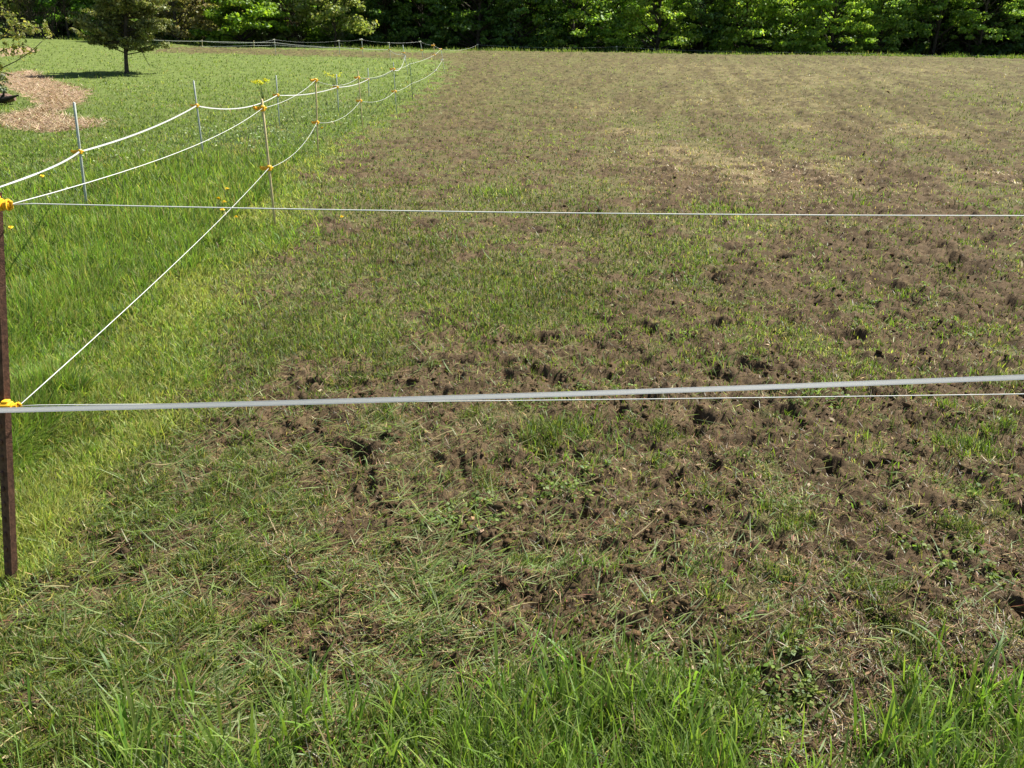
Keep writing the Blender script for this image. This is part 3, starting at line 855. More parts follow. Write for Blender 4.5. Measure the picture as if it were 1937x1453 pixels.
rod('A7', (739, 116), (736, 80), [(736.5, 81), (737.5, 94)], "grey rod left of the tape tangle on the far side of the enclosure", M_rodG, 0.0125, "rods of the far fence", iscale=1.25, ic=[M_pale, M_orange])
rod('F1', (801, 113), (795, 77), [(795.5, 79), (797.5, 95)], "far rod with a pale cap just left of the corner rods", M_rodG, 0.012, "rods of the far fence", iscale=1.4, ic=[M_pale, M_orange])
rod('F2', (687, 109), (684, 73), [(684.3, 75), (685.5, 92)], "far rod with a bright pale cap against dark woods", M_rodG, 0.013, "rods of the far fence", iscale=1.9, ic=[M_pale, M_orange])
rod('F3', (643, 107), (641, 76), [(641, 77.5), (642, 90)], "short far rod by the thin trunk of the pale yellow tree", M_rodG, 0.012, "rods of the far fence", iscale=1.4, ic=[M_pale, M_pale])
rod('F4', (522, 105), (519, 74), [(519, 75), (520, 81)], "far rod in front of the bright green bush's right end", M_rodG, 0.012, "rods of the far fence", iscale=1.25, ic=[M_pale, M_pale])
rod('F5', (482, 106), (480, 77), [(480, 81), (481, 86)], "yellowish far rod below the middle of the bright green bush", M_rodY, 0.012, "rods of the far fence", iscale=1.25, ic=[M_pale, M_pale])
rod('F6', (384, 103), (382, 75), [(382, 78), (383, 88)], "yellowish far rod left of the bright green bush", M_rodY, 0.012, "rods of the far fence", iscale=1.25, ic=[M_pale, M_pale])
for i, (px, tpx, lab) in enumerate([(904, 83, "tiny far rod with a pale cap just right of the corner, behind the field crest"),
                                    (1167, 87, "tiny grey far rod behind the middle of the field crest"),
                                    (1560, 97, "tiny dark far rod behind the right half of the field crest")]):
    g = on_plane(px, 105, 58.5)
    rod('R%d' % i, (px, 105), (px, tpx), [(px, tpx + 1.5)], lab, M_rodG if i < 2 else M_bark, 0.013, "rods behind the field crest", iscale=1.25, ic=[M_pale], baseY=58.5)

# the rusty steel post in the left foreground
PB = on_ground(18, 1106); PB.z = gz(PB.x, PB.y)
PT = on_plane(-16, 366, PB.y)
tl = PT - PB
post = thing("steel_post", "rusty brown steel T post at the left edge, nearest post of all", "fence post", tuple(PB))
def tpost():
    m = MB()
    up = tl.normalized()
    yaw = math.radians(-24)
    ax = Vector((math.cos(yaw), math.sin(yaw), 0)); ax = (ax - up * ax.dot(up)).normalized(); ay = up.cross(ax)
    w, t, st = 0.017, 0.0028, 0.030
    prof = [(-w, -t), (-w * 0.98, t * 0.2), (-t, t), (-t * 0.9, st), (t * 0.9, st), (t, t), (w * 0.98, t * 0.2), (w, -t), (0.004, -t * 1.6), (-0.004, -t * 1.6)]
    n = len(prof)
    zs = np.linspace(-0.25, tl.length, 14)
    V = []; F = []
    for z in zs:
        for a, b in prof:
            V.append(up * z + ax * a + ay * b)
    for i in range(len(zs) - 1):
        for k in range(n):
            F.append((i * n + k, i * n + (k + 1) % n, (i + 1) * n + (k + 1) % n, (i + 1) * n + k))
    F.append(tuple(range(n - 1, -1, -1))); F.append(tuple((len(zs) - 1) * n + k for k in range(n)))
    m.add(V, F)
    z = 0.03
    s = m
    while z < tl.length - 0.02:
        s.box(up * z - ay * (t * 1.6 + 0.003), (0.010, 0.0065, 0.016), (ax, ay, up), 0.0018)
        z += 0.054
    s.build("shaft", M_rust, post)
tpost()

def post_at(px, py):
    p = on_plane(px, py, PB.y)
    k = (p.z - PB.z) / tl.z
    return tl * k

def big_insulator(c, L=0.05, name="insulator", s=1.0):
    m = MB()
    X = Vector((1, 0, 0)); Y_ = Vector((0, 1, 0)); Z_ = Vector((0, 0, 1))
    c = c + Vector((0, -0.014, 0))
    m.box(c + X * -0.012, (0.058, 0.016, 0.030 * s), bev=0.003)                       # strap across the post
    m.box(c + X * (0.020), (0.030, 0.034, 0.032 * s), bev=0.004)               # body
    m.box(c + X * (0.020) + Z_ * 0.019 * s, (0.020, 0.022, 0.010), bev=0.002)
    for k in range(3):
        p = c + X * (0.036 + 0.008 * k)
        m.tube([p - X * 0.002, p + X * 0.002], (0.0165 if k % 2 == 0 else 0.0130) * s, 14)
    m.tube([c + X * 0.034, c + X * 0.058], 0.009 * s, 10)
    m.tube([c + X * 0.055 + Z_ * 0.013, c + X * 0.062 + Z_ * 0.008, c + X * 0.062 - Z_ * 0.008, c + X * 0.055 - Z_ * 0.013], 0.0035, 6)
    return m.build(name, M_orange, post)
iu = post_at(-13, 386); il = post_at(5, 766)
big_insulator(iu); big_insulator(il + Vector((0.004, 0, 0)), s=0.82)
U0 = PB + iu + Vector((0.054, -0.014, 0)); L0 = PB + il + Vector((0.060, -0.014, 0.002))

def catenary(a, b, sag, n=14, both=True):
    return [a.lerp(b, i / n) - Vector((0, 0, 4 * sag * (i / n) * (1 - i / n))) for i in range(n + 1)]

def chain(nodes, sags, n=14):
    P = []
    for i in range(len(nodes) - 1):
        c = catenary(nodes[i], nodes[i + 1], sags[i], n)
        P += c if i == 0 else c[1:]
    return P

def wire(pts, label, rad=0.0014, group=None, name="wire", seg=6, grow=0.0):
    m = MB()
    rr = [rad * (1 + grow * max(0, p.y - 4)) for p in pts]
    m.tube(pts, rr, seg)
    o = m.build(name, M_wire, smooth_=True)
    return tag(o, label, "fence wire", group)

def ribbon(pts, width, label, twist=lambda s: 0.0, name="tape", group=None, thick=0.0006, wf=None):
    m = MB(); V = []; F = []; mats = []
    cuts = [(-0.5, 0), (-0.42, 1), (-0.33, 0), (-0.05, 0), (0.05, 0), (0.33, 0), (0.42, 0), (0.5, 0)]
    cs = [c[0] for c in cuts]; n = len(cs)
    s = 0; prev = None
    for i, p in enumerate(pts):
        t = (pts[min(i + 1, len(pts) - 1)] - pts[max(i - 1, 0)]).normalized()
        if prev is not None: s += (p - prev).length
        prev = p
        up = Vector((0, 0, 1)); up = (up - t * up.dot(t)).normalized(); nn = t.cross(up)
        a = twist(s)
        w = up * math.cos(a) + nn * math.sin(a); q = w.cross(t)
        W = width * (wf(s) if wf else 1)
        for c in cs: V.append(p + w * c * W + q * thick / 2)
        for c in cs: V.append(p + w * c * W - q * thick / 2)
    k = 2 * n
    for i in range(len(pts) - 1):
        for j in range(n - 1):
            mi = 1 if j in (1, 5) else 0
            a = i * k + j
            m_f = (a, a + 1, a + 1 + k, a + k); F.append(m_f); mats.append(mi)
            a += n
            F.append((a, a + k, a + 1 + k, a + 1)); mats.append(mi)
        a = i * k
        F.append((a, a + k, a + k + n, a + n)); mats.append(0)
        a = i * k + n - 1
        F.append((a, a + n, a + n + k, a + k)); mats.append(0)
    for f, q in zip(F, mats): pass
    m.v = [tuple(v) for v in V]; m.f = F; m.m = mats
    o = m.build(name, [M_tape, M_tapeline])
    return tag(o, label, "fence tape", group)

def plane_path(spots, Y0, Y1, n=60, x1=2150):
    xs = np.array([q[0] for q in spots]); ys = np.array([q[1] for q in spots])
    co = np.polyfit(xs, ys, 2)
    P = []
    for i in range(n + 1):
        t = i / n; px = xs[0] + (x1 - xs[0]) * t
        P.append(on_plane(px, float(np.polyval(co, px)), Y0 + (Y1 - Y0) * t))
    for k in range(1, 9): P.append(P[n] + (P[n] - P[n - 5]).normalized() * 0.6 * k)
    return P

# front strands running out of the picture to the right
fu = plane_path([(28, 385), (500, 394), (968, 402), (1453, 407), (1937, 408)], U0.y, U0.y + 0.05); fu[0] = U0
wire(fu, "thin white wire crossing the whole picture high in front of the field", 0.00165, "front fence strands", seg=8)
fl = plane_path([(40, 766), (560, 764), (760, 760), (1350, 752), (1937, 746)], L0.y, L0.y + 0.05); fl[0] = L0
wire(fl, "thin white wire just below the grey tape at knee height", 0.00155, "front fence strands", seg=8)
ft = plane_path([(-30, 776.5), (0, 776), (350, 768), (700, 758.5), (1300, 736), (1937, 714)], L0.y - 0.035, L0.y - 0.02, x1=2150)
ribbon(ft, 0.0158, "wide pale grey tape crossing in front of the post at knee height", lambda s: -0.7 + 0.05 * math.sin(s * 2.1))

# line along the field edge
N = NODE
wire(chain([U0, N['P1'][0], N['P2'][0], N['P3'][0], N['P4'][0], N['P4b'][0], N['P5'][0], N['P6'][0]], [0.06, 0.05, 0.10, 0.07, 0.03, 0.03, 0.01], 16),
     "upper white wire of the tan rods, rising from the rusty post into the distance", 0.0015, "wires of the field side fence", grow=0.035)
wire(chain([L0, N['P1'][1], N['P2'][1], N['P3'][1], N['P4'][1], N['P4b'][1], N['P5'][1], N['P6'][1]], [0.03, 0.10, 0.12, 0.10, 0.03, 0.05, 0.01], 16),
     "lower white wire of the tan rods, slanting up from the rusty post's low insulator", 0.0015, "wires of the field side fence", grow=0.035)
# tape along the grey rods
A0 = PB + iu + Vector((-0.03, 0.02, 0.028))
tp = chain([A0, N['A1'][0], N['A2'][0], N['A3'][0], N['A4'][0], N['A5'][0], N['P4'][0] + Vector((0, 0.03, -0.02)), N['A6'][1]], [0.02, 0.05, 0.13, 0.06, 0.05, 0.05, 0.16], 24)
ribbon(tp, 0.0185, "bright white tape of the grey rods running up the meadow side", lambda s: -0.35 - 0.95 * math.exp(-(s / 1.2) ** 2) - 0.9 * math.exp(-((s - 2.1) / 0.35) ** 2) - 0.95 * (1 if 14.3 < s < 17.5 else 0) * abs(math.sin((s - 14.3) * 0.98)), wf=lambda s: 0.34 + 0.60 * min(1, s / 8))
# tangle on the sixth grey rod
tg = []
for i in range(60):
    a = i / 60 * 2 * math.pi * 3.3
    tg.append(N['A6'][0] + Vector((0.07 * math.cos(a) * (1 - i / 140), 0.05 * math.sin(a), -0.02 - 0.0042 * i + 0.03 * math.sin(a * 1.7))))
tang = ribbon(tg, 0.018, "loose tangle of white tape hanging on the sixth grey rod", lambda s: s * 9, name="tape_tangle")
tang["category"] = "fence tape"
# far fence strands
wire(chain([N['F6'][0], N['F5'][0], N['F4'][0], N['F3'][0], N['F2'][0], N['A7'][0], N['F1'][0], N['P5'][2], N['P6'][0]], [0.05, 0.02, 0.1, 0.03, 0.03, 0.03, 0.03, 0.01], 8),
     "uppermost thin strand of the far fence in front of the dark woods", 0.0035, "strands of the far fence")
farl = on_plane(285, 75.5, N['F6'][1].y)
ribbon(chain([farl, on_plane(383, 78, N['F6'][1].y - 0.1), on_plane(518, 80.5, N['F4'][1].y - 0.1), on_plane(600, 88, N['F3'][1].y - 0.1), N['F3'][1], N['F2'][1], N['A7'][1], N['A6'][0]], [0.02, 0.02, 0.02, 0.02, 0.01, 0.02, 0.12], 8), 0.026,
       "whitish tape of the far fence sloping down to meet the field edge", lambda s: 0.1)
wire(chain([N['F6'][1], N['F5'][1], N['F4'][1] - Vector((0, 0, 0.1)), N['F3'][1] - Vector((0, 0, .02))], [0.02, 0.02, 0.02], 8), "lower faint strand of the far fence below the green bush", 0.006, "strands of the far fence")
e0 = on_plane(850, 94, 58); e1 = on_plane(2050, 108, 58.5)
wire(chain([N['P6'][0], N['R0'][0], N['R1'][0], N['R2'][0], on_plane(2050, 104, 58.5)], [0.15, 0.12, 0.12, 0.12], 10), "long dark thin strand running behind the field crest to the right", 0.0025, "strands of the far fence")

# ------------------------------------------------------------------ trees
def tubes_np(name, limbs, mat, parent):
    m = MB()
    for pts, rad in limbs: m.tube(pts, rad, 7)
    return m.build(name, mat, parent, smooth_=True)

def leaf_cloud(centers, radii, per, size, cols, w, flat=0.55, aspect=1.6, cvar=0.18):
    """small diamond leaves on and in flattened clumps"""
    cs = np.repeat(np.array(centers), per, axis=0); rs = np.repeat(np.array(radii), per, axis=0)
    n = len(cs)
    d = RNG.normal(0, 1, (n, 3)); d /= np.linalg.norm(d, axis=1)[:, None]
    rr = RNG.random(n) ** 0.42
    # ragged outline
    wob = 1 + 0.30 * np.sin(d[:, 0] * 5 + cs[:, 0] * 3) * np.cos(d[:, 1] * 6 + cs[:, 2] * 2)
    P = cs + d * rs * (rr * wob)[:, None]
    nrm = d * 0.5 + RNG.normal(0, 0.55, (n, 3)) + np.array((0, 0, flat)); nrm /= np.linalg.norm(nrm, axis=1)[:, None]
    a = np.cross(nrm, RNG.normal(0, 1, (n, 3))); a /= np.linalg.norm(a, axis=1)[:, None]
    b = np.cross(nrm, a)
    s = size * (0.6 + 0.8 * RNG.random(n))
    A = a * (s * aspect * 0.5)[:, None]; B = b * (s * 0.5)[:, None]; fold = nrm * (s * 0.12)[:, None]
    V = np.stack([P - A, P - B * 1.0 + fold, P + A, P + B + fold], 1).reshape(-1, 3)
    F = np.arange(n * 4).reshape(-1, 4)
    c = pick(cols, w, n, cvar)
    cl = np.repeat(1 + RNG.normal(0, 0.14, len(centers)), per)
    C = np.repeat(np.clip(c * cl[:, None], 0.008, 0.8), 4, axis=0)
    return V, F, C

def broad_tree(name, label, loc, h, w, low, seed, group=None, nclump=70, per=170, size=0.15, tint=(1, 1, 1), trunk=0.13, cols=None, wts=None, open_=0.0, lean=0.0, flatc=0.42, cone=0.0):
    rs = np.random.default_rng(seed); rnd = random.Random(seed)
    root = thing(name, label, "tree", loc, group)
    limbs = []
    tp = [Vector((0, 0, -0.3)), Vector((0, 0, 0.05))]
    x = y = 0
    for i in range(1, 7):
        x += rnd.uniform(-.12, .12) + lean * 0.1; y += rnd.uniform(-.12, .12)
        tp.append(Vector((x, y, h * 0.82 * i / 6)))
    limbs.append((tp, [trunk * 1.35, trunk * 1.1] + [trunk * (1 - 0.82 * i / 6) for i in range(1, 7)]))
    cen = []; rad = []
    for i in range(nclump):
        t = (i + rnd.random()) / nclump
        z = low + (h - low) * t
        # width profile: wide in the lower middle, closing at the top
        pr = math.sin(math.pi * min(1, 0.18 + 0.82 * t) ** 0.8) * 0.9 + 0.25 * (1 - t)
        pr = pr * (1 - cone) + cone * (1.15 * (1 - t) ** 0.65 + 0.12)
        a = rnd.uniform(0, 2 * math.pi)
        q = w / 2 * pr * (0.35 + 0.65 * math.sqrt(rnd.random()))
        c = Vector((math.cos(a) * q + x * t, math.sin(a) * q + y * t, z + rnd.uniform(-.2, .2)))
        rsz = (0.24 + 0.62 * rnd.random() ** 1.6) * (w / 4.5) ** 0.5
        cen.append(tuple(c)); rad.append((rsz * rnd.uniform(.7, 1.5), rsz * rnd.uniform(.7, 1.5), rsz * flatc * rnd.uniform(0.6, 1.5)))
        if i % 2 == 0:
            zb = max(0.25, z - q * 0.55 - 0.3)
            k = min(zb / (h * 0.82), 0.98)
            j = min(int(k * 6), 5)
            b0 = tp[1 + j].lerp(tp[2 + j] if j + 2 < len(tp) else tp[-1], k * 6 - j)
            mid = b0.lerp(c, 0.5) + Vector((rnd.uniform(-.15, .15), rnd.uniform(-.15, .15), 0.1))
            limbs.append(([b0, mid, c], [trunk * 0.34, trunk * 0.2, trunk * 0.07]))
    tubes_np("trunk", limbs, M_bark, root)
    cols = cols or [(0.11, 0.185, 0.03), (0.15, 0.23, 0.04), (0.07, 0.125, 0.025), (0.20, 0.27, 0.06)]
    V, F, C = leaf_cloud(cen, rad, per, size, cols, wts or [4, 4, 2, 1])
    cr = np_mesh("crown", V, F, M_leaf, root, colors=C)
    cr.color = (*tint, 1)
    return root

def copy_tree(src, label, loc, rz, sc, tint, group=None):
    c = src.copy(); COL.objects.link(c)
    c.location = loc; c.rotation_euler = (0, 0, rz); c.scale = (sc, sc, sc)
    c["label"] = label
    if group: c["group"] = group
    elif "group" in c.keys(): del c["group"]
    for ch in src.children:
        d = ch.copy(); COL.objects.link(d); d.parent = c
        if d.name.startswith("crown"): d.color = (*tint, 1)
    return c

DARKC = [(0.060, 0.110, 0.022), (0.080, 0.140, 0.028), (0.038, 0.070, 0.018), (0.12, 0.18, 0.05)]  # dark leaves, part of the wood's shade put into their colour
def at(px, Y): return (px - CX) / FPX * (Y * COSP + 0.6) , Y
def base_at(px, Y):
    x, y = at(px, Y); return (x, y, gz(x, y))

# prototypes in the wood edge (each of them stands somewhere itself)
WOOD = "leafy trees along the wood edge"
pA = broad_tree("leafy_tree", "dark dense leafy tree at the wood edge right of the far fence corner", base_at(905, 62.5), 8.5, 5.4, 0.3, 101, WOOD, 150, 115, 0.14, (1.9, 1.9, 1.7), 0.15, DARKC, [4, 4, 3, 1], cone=0.6)
pB = broad_tree("leafy_tree", "leafy tree with a bright lit spray left of the middle of the wood edge", base_at(1085, 62.5), 8.0, 5.6, 0.5, 102, WOOD, 125, 125, 0.135, (2.2, 2.1, 1.8), 0.16, cone=0.85)
pC = broad_tree("leafy_tree", "bright yellow green leafy tree right of the middle of the wood edge", base_at(1400, 61.5), 7.0, 5.0, 0.2, 103, WOOD, 140, 125, 0.135, (2.1, 2.0, 1.7), 0.13, cone=0.85)
pD = broad_tree("leafy_tree", "slender open tree with visible dark stems at the right of the wood edge", base_at(1760, 63), 8.5, 4.6, 1.5, 104, WOOD, 95, 105, 0.13, (1.9, 1.9, 1.8), 0.12, cone=0.4)
front = [
    (pA, 730, 64.0, 1.1, 1.05, (.9, .95, .9), "very dark leafy tree right behind the pale yellow tree"),
    (pB, 800, 63.5, 2.3, 0.95, (.75, .8, .8), "dark leafy tree above the sixth grey rod"),
    (pA, 985, 63.2, 3.3, 1.05, (1.1, 1.15, 1), "mid green bushy tree above the centre of the field crest"),
    (pC, 1160, 62.4, 1.9, 0.9, (.85, .95, .9), "low leafy tree with drooping boughs right of the bright spray"),
    (pB, 1240, 61.8, 4.1, 0.95, (1.35, 1.25, .9), "bright leafy tree with a long sunlit bough reaching to the right"),
    (pA, 1325, 63.0, 5.0, 1.0, (1.0, 1.05, 1), "dark tree between two brighter leafy trees right of centre"),
    (pC, 1490, 62.0, 2.8, 0.95, (1.1, 1.1, .9), "bright round leafy tree with boughs down to the field"),
    (pB, 1570, 62.6, 0.7, 0.95, (1.3, 1.25, .95), "light green tree a little left of the slender stems at right"),
    (pC, 1655, 62.6, 5.6, 0.9, (1.05, 1.05, .95), "green leafy tree over a dark gap at right of the wood edge"),
    (pD, 1850, 62.6, 2.0, 1.0, (1.15, 1.15, 1), "slender tree with a fork of dark stems near the right edge"),
    (pD, 1940, 63.5, 3.9, 1.05, (.95, 1.0, 1), "slender tree cut by the right edge of the picture"),
    (pA, 2030, 63.0, 0.4, 1.0, (1, 1, 1), "leafy tree just beyond the right edge of the picture"),
]
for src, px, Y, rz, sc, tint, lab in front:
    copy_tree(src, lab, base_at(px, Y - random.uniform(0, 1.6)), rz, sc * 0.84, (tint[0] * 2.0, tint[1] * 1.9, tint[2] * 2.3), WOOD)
k = 0
for row, (Y, step, off, sc) in enumerate([(67, 105, 0, 1.15), (72, 110, 50, 1.35), (79, 120, 10, 1.6), (88, 150, 70, 1.9)]):
    px = -160 + off
    while px < 2120:
        src = (pA, pB, pC, pD, pA)[k % 5]
        j = random.uniform(-22, 22)
        t = random.uniform(1.3, 1.9) * (1.3 if px < 600 else 1.0)  # leaf tint lightens the wood's shade, more so at the left
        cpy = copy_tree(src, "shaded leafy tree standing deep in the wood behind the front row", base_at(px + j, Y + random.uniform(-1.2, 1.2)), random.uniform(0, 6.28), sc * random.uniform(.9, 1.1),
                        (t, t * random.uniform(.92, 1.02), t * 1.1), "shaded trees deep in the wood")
        px += step; k += 1

# the left side of the wood, each tree with its own look
broad_tree("leafy_tree", "bright light green spreading bush tree at the left end of the far fence", base_at(465, 57.5), 3.7, 5.0, 0.1, 201, None, 85, 230, 0.13, (1.45, 1.45, .75), 0.10, flatc=0.36)
broad_tree("leafy_tree", "pale yellow green tree with a thin trunk behind the far fence", base_at(637, 58.5), 6.4, 4.2, 1.05, 202, None, 75, 200, 0.13, (1.25, 1.25, 1.2), 0.07, [(0.26, 0.30, 0.10), (0.19, 0.235, 0.07), (0.32, 0.33, 0.15), (0.12, 0.15, 0.04)], [4, 4, 2, 2])
broad_tree("leafy_tree", "small yellowish bush below the right side of the bright green one", base_at(520, 58.0), 1.5, 2.4, 0.1, 208, None, 26, 130, 0.10, (1, 1, 1), 0.03, [(0.20, 0.23, 0.07), (0.14, 0.19, 0.05)], [1, 1])
broad_tree("leafy_tree", "tan and olive budding tree right of the dark cedar", base_at(345, 58.0), 7.5, 4.4, 0.3, 203, None, 95, 180, 0.12, (1.35, 1.35, 1.35), 0.10, [(0.25, 0.22, 0.105), (0.19, 0.175, 0.075), (0.31, 0.27, 0.14), (0.13, 0.14, 0.05)], [4, 3, 2, 3])
broad_tree("leafy_tree", "pale cream blossoming tree behind the tan one", base_at(400, 61.0), 7.0, 3.6, 1.0, 204, None, 70, 160, 0.12, (1.3, 1.3, 1.3), 0.09, [(0.40, 0.38, 0.22), (0.30, 0.30, 0.15), (0.22, 0.23, 0.10)], [3, 3, 2])
broad_tree("leafy_tree", "young bright green tree with thin stems left of the cedar", base_at(140, 58.0), 6.8, 3.2, 1.0, 205, None, 62, 150, 0.13, (1.5, 1.55, 1.3), 0.07, [(0.10, 0.19, 0.035), (0.14, 0.23, 0.05), (0.06, 0.12, 0.02)], [3, 2, 2])
broad_tree("leafy_tree", "olive yellow tree in the upper left corner behind the brown thicket", base_at(5, 57.0), 6.5, 3.4, 1.0, 206, None, 60, 150, 0.13, (1.5, 1.5, 1.5), 0.09, [(0.20, 0.23, 0.06), (0.14, 0.17, 0.05)], [1, 1])
broad_tree("leafy_tree", "medium green leafy tree behind the crown of the cedar", base_at(255, 60.0), 7.0, 4.0, 0.4, 209, None, 70, 150, 0.14, (1.5, 1.5, 1.5), 0.10)
broad_tree("leafy_tree", "green tree with a grey brown trunk between the bright bush and the pale tree", base_at(562, 60.5), 7.5, 3.4, 0.5, 210, None, 70, 150, 0.14, (1.4, 1.4, 1.3), 0.12)

def thicket(label, loc, w, h, seed):
    rnd = random.Random(seed)
    root = thing("bare_bush", label, "bush", loc)
    L = []
    for i in range(150):
        a = rnd.uniform(-w / 2, w / 2); b = rnd.uniform(-.8, .8)
        p0 = Vector((a, b, -0.1)); p = p0.copy(); pts = [p0]
        d = Vector((rnd.uniform(-.5, .5), rnd.uniform(-.4, .4), 1)).normalized()
        for s in range(5):
            p = p + d * h / 5 * rnd.uniform(.6, 1.15); d = (d + Vector((rnd.uniform(-.5, .5), rnd.uniform(-.4, .4), rnd.uniform(-.3, .3)))).normalized()
            pts.append(p.copy())
        L.append((pts, [0.022, 0.018, 0.015, 0.012, 0.009, 0.005]))
    m = MB()
    for pts, r in L: m.tube(pts, r, 4)
    m.build("twigs", M_bark, root)
    cen = [(rnd.uniform(-w / 2, w / 2), rnd.uniform(-.7, .7), rnd.uniform(.3, h)) for _ in range(40)]
    V, F, C = leaf_cloud(cen, [(0.4, 0.4, 0.35)] * 40, 45, 0.07, [(0.12, 0.10, 0.07), (0.09, 0.10, 0.04), (0.16, 0.14, 0.09)], [3, 2, 1])
    np_mesh("foliage", V, F, M_needle, root, colors=C)
thicket("grey brown leafless thicket at the wood edge left of the young green tree", base_at(72, 57.5), 2.8, 4.0, 301)
thicket("brown tangled thicket between the bright bush and the pale yellow tree", base_at(548, 59.5), 1.6, 3.6, 302)

# understory brush and low plants along the foot of the wood
def brush():
    cen = []; rad = []
    for i in range(900):
        px = random.uniform(-120, 2100); Y = random.uniform(60.5, 96)
        x, y = at(px, Y)
        z = gz(x, y) + random.uniform(0.0, 0.9 if Y < 64 else (2.2 if Y < 78 else 7.5))
        cen.append((x, y, z)); s = random.uniform(0.3, 0.8) * (1 if Y < 70 else 1.7); rad.append((s, s, s * 0.7))
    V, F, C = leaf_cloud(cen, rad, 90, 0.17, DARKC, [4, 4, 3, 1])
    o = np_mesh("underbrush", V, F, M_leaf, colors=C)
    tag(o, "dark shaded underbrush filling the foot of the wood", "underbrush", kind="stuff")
brush()
def stems():
    for i in range(46):
        px = random.uniform(700, 2000) if i % 4 else random.uniform(560, 900)
        if i > 18: px = random.uniform(1600, 1937)
        Y = random.uniform(63, 70)
        x, y, z = base_at(px, Y)
        root = thing("sapling", "thin dark sapling stem standing in the shade of the wood", "sapling", (x, y, z), "thin stems in the wood")
        m = MB(); p = Vector((0, 0, -0.2)); pts = [p.copy()]; h = random.uniform(4, 6.5)
        for s in range(6):
            p = p + Vector((random.uniform(-.13, .13), random.uniform(-.1, .1), h / 6)); pts.append(p.copy())
        r = random.uniform(0.025, 0.07)
        m.tube(pts, [r * (1 - 0.1 * q) for q in range(7)], 6)
        for q in range(3):
            a = pts[random.randint(2, 5)]; e = a + Vector((random.uniform(-.9, .9), random.uniform(-.5, .5), random.uniform(.2, .8)))
            m.tube([a, a.lerp(e, .5) + Vector((0, 0, .05)), e], [r * .45, r * .3, r * .12], 5)
        m.build("stem", M_bark, root, smooth_=True)
stems()

# far-off wood behind everything
def farwood():
    cen = []; rad = []
    for i in range(1100):
        a = random.uniform(-46, 46); R = random.uniform(98, 112)
        x = R * math.sin(math.radians(a)); y = R * math.cos(math.radians(a))
        cen.append((x, y, gz(x, y) + random.uniform(-.3, 11))); s = random.uniform(1.3, 2.4); rad.append((s, s, s * .8))
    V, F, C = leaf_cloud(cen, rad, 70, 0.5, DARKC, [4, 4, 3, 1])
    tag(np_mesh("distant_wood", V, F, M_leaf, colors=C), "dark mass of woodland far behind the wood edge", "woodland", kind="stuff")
farwood()

# the cedar on the meadow
def cedar():
    g = on_ground(240, 139); g.z = gz(g.x, g.y)
    root = thing("cedar_tree", "dark olive cedar with a bare short trunk alone on the left meadow", "tree", tuple(g))
    rnd = random.Random(5)
    h = 5.4
    T = [Vector((0, 0, -.2)), Vector((0, 0, 0.1)), Vector((-.02, 0, .5)), Vector((-.03, .02, 1.0)), Vector((0, 0, 2.0)), Vector((.05, 0, 3.4)), Vector((.02, 0, h))]
    limbs = [(T, [.12, .085, .07, .075, .06, .04, .01])]
    cen = []; rad = []
    for i in range(150):
        t = rnd.random() ** 0.85
        z = 0.95 + (h - 1.0) * t
        R = 1.85 * (1 - t) ** 0.75 * (0.72 if t < 0.06 else 1) + 0.1
        a = rnd.uniform(0, 6.283)
        L = R * rnd.uniform(0.6, 1.08)
        tip = Vector((math.cos(a) * L, math.sin(a) * L, z + 0.18 * L - 0.05))
        b0 = Vector((0, 0, z - 0.25 * L if z - 0.25 * L > 0.6 else 0.6 + rnd.random() * 0.3))
        limbs.append(([b0, b0.lerp(tip, .55) + Vector((0, 0, -.06)), tip], [.022, .014, .005]))
        n = 3 + int(L * 4)
        for k in range(n):
            q = b0.lerp(tip, 0.30 + 0.74 * (k + rnd.random() * .6) / n)
            s = rnd.uniform(.14, .24)
            cen.append((q.x + rnd.uniform(-.14, .14), q.y + rnd.uniform(-.14, .14), q.z + rnd.uniform(-.05, .08))); rad.append((s * 1.25, s * 1.25, s * 0.42))
    # a low bough drooping to the right, one at the left
    for pts in ([Vector((.02, 0, .78)), Vector((.30, -.1, 1.02)), Vector((.62, -.2, .92)), Vector((.78, -.22, .62)), Vector((.95, -.25, .38))],
                [Vector((0, 0, .72)), Vector((.12, -.02, .88)), Vector((.35, -.05, 1.10))],
                [Vector((0, 0, 1.15)), Vector((-.7, -.1, 1.02)), Vector((-1.45, -.1, 1.12)), Vector((-1.85, -.1, 1.25))],
                [Vector((0, 0, 1.2)), Vector((-.5, -.3, .98)), Vector((-1.1, -.4, .92))]):
        limbs.append((pts, [.03, .022, .016, .011, .006][:len(pts)]))
    for q in [(-1.5, -.1, 1.1), (-1.7, -.1, 1.2), (-1.25, -.1, 1.04), (-1.05, -.4, .93), (-.8, -.35, .95), (-1.85, -.1, 1.28)]:
        cen.append(q); rad.append((.16, .16, .06))
    tubes_np("trunk", limbs, M_bark, root)
    V, F, C = leaf_cloud(cen, rad, 55, 0.055, [(0.20, 0.22, 0.08), (0.28, 0.29, 0.11), (0.13, 0.15, 0.055), (0.33, 0.32, 0.15)], [4, 3, 3, 1], flat=0.5, aspect=2.2)
    np_mesh("crown", V, F, M_needle, root, colors=C)
    root.rotation_euler = (0, 0.13, 0)
cedar()

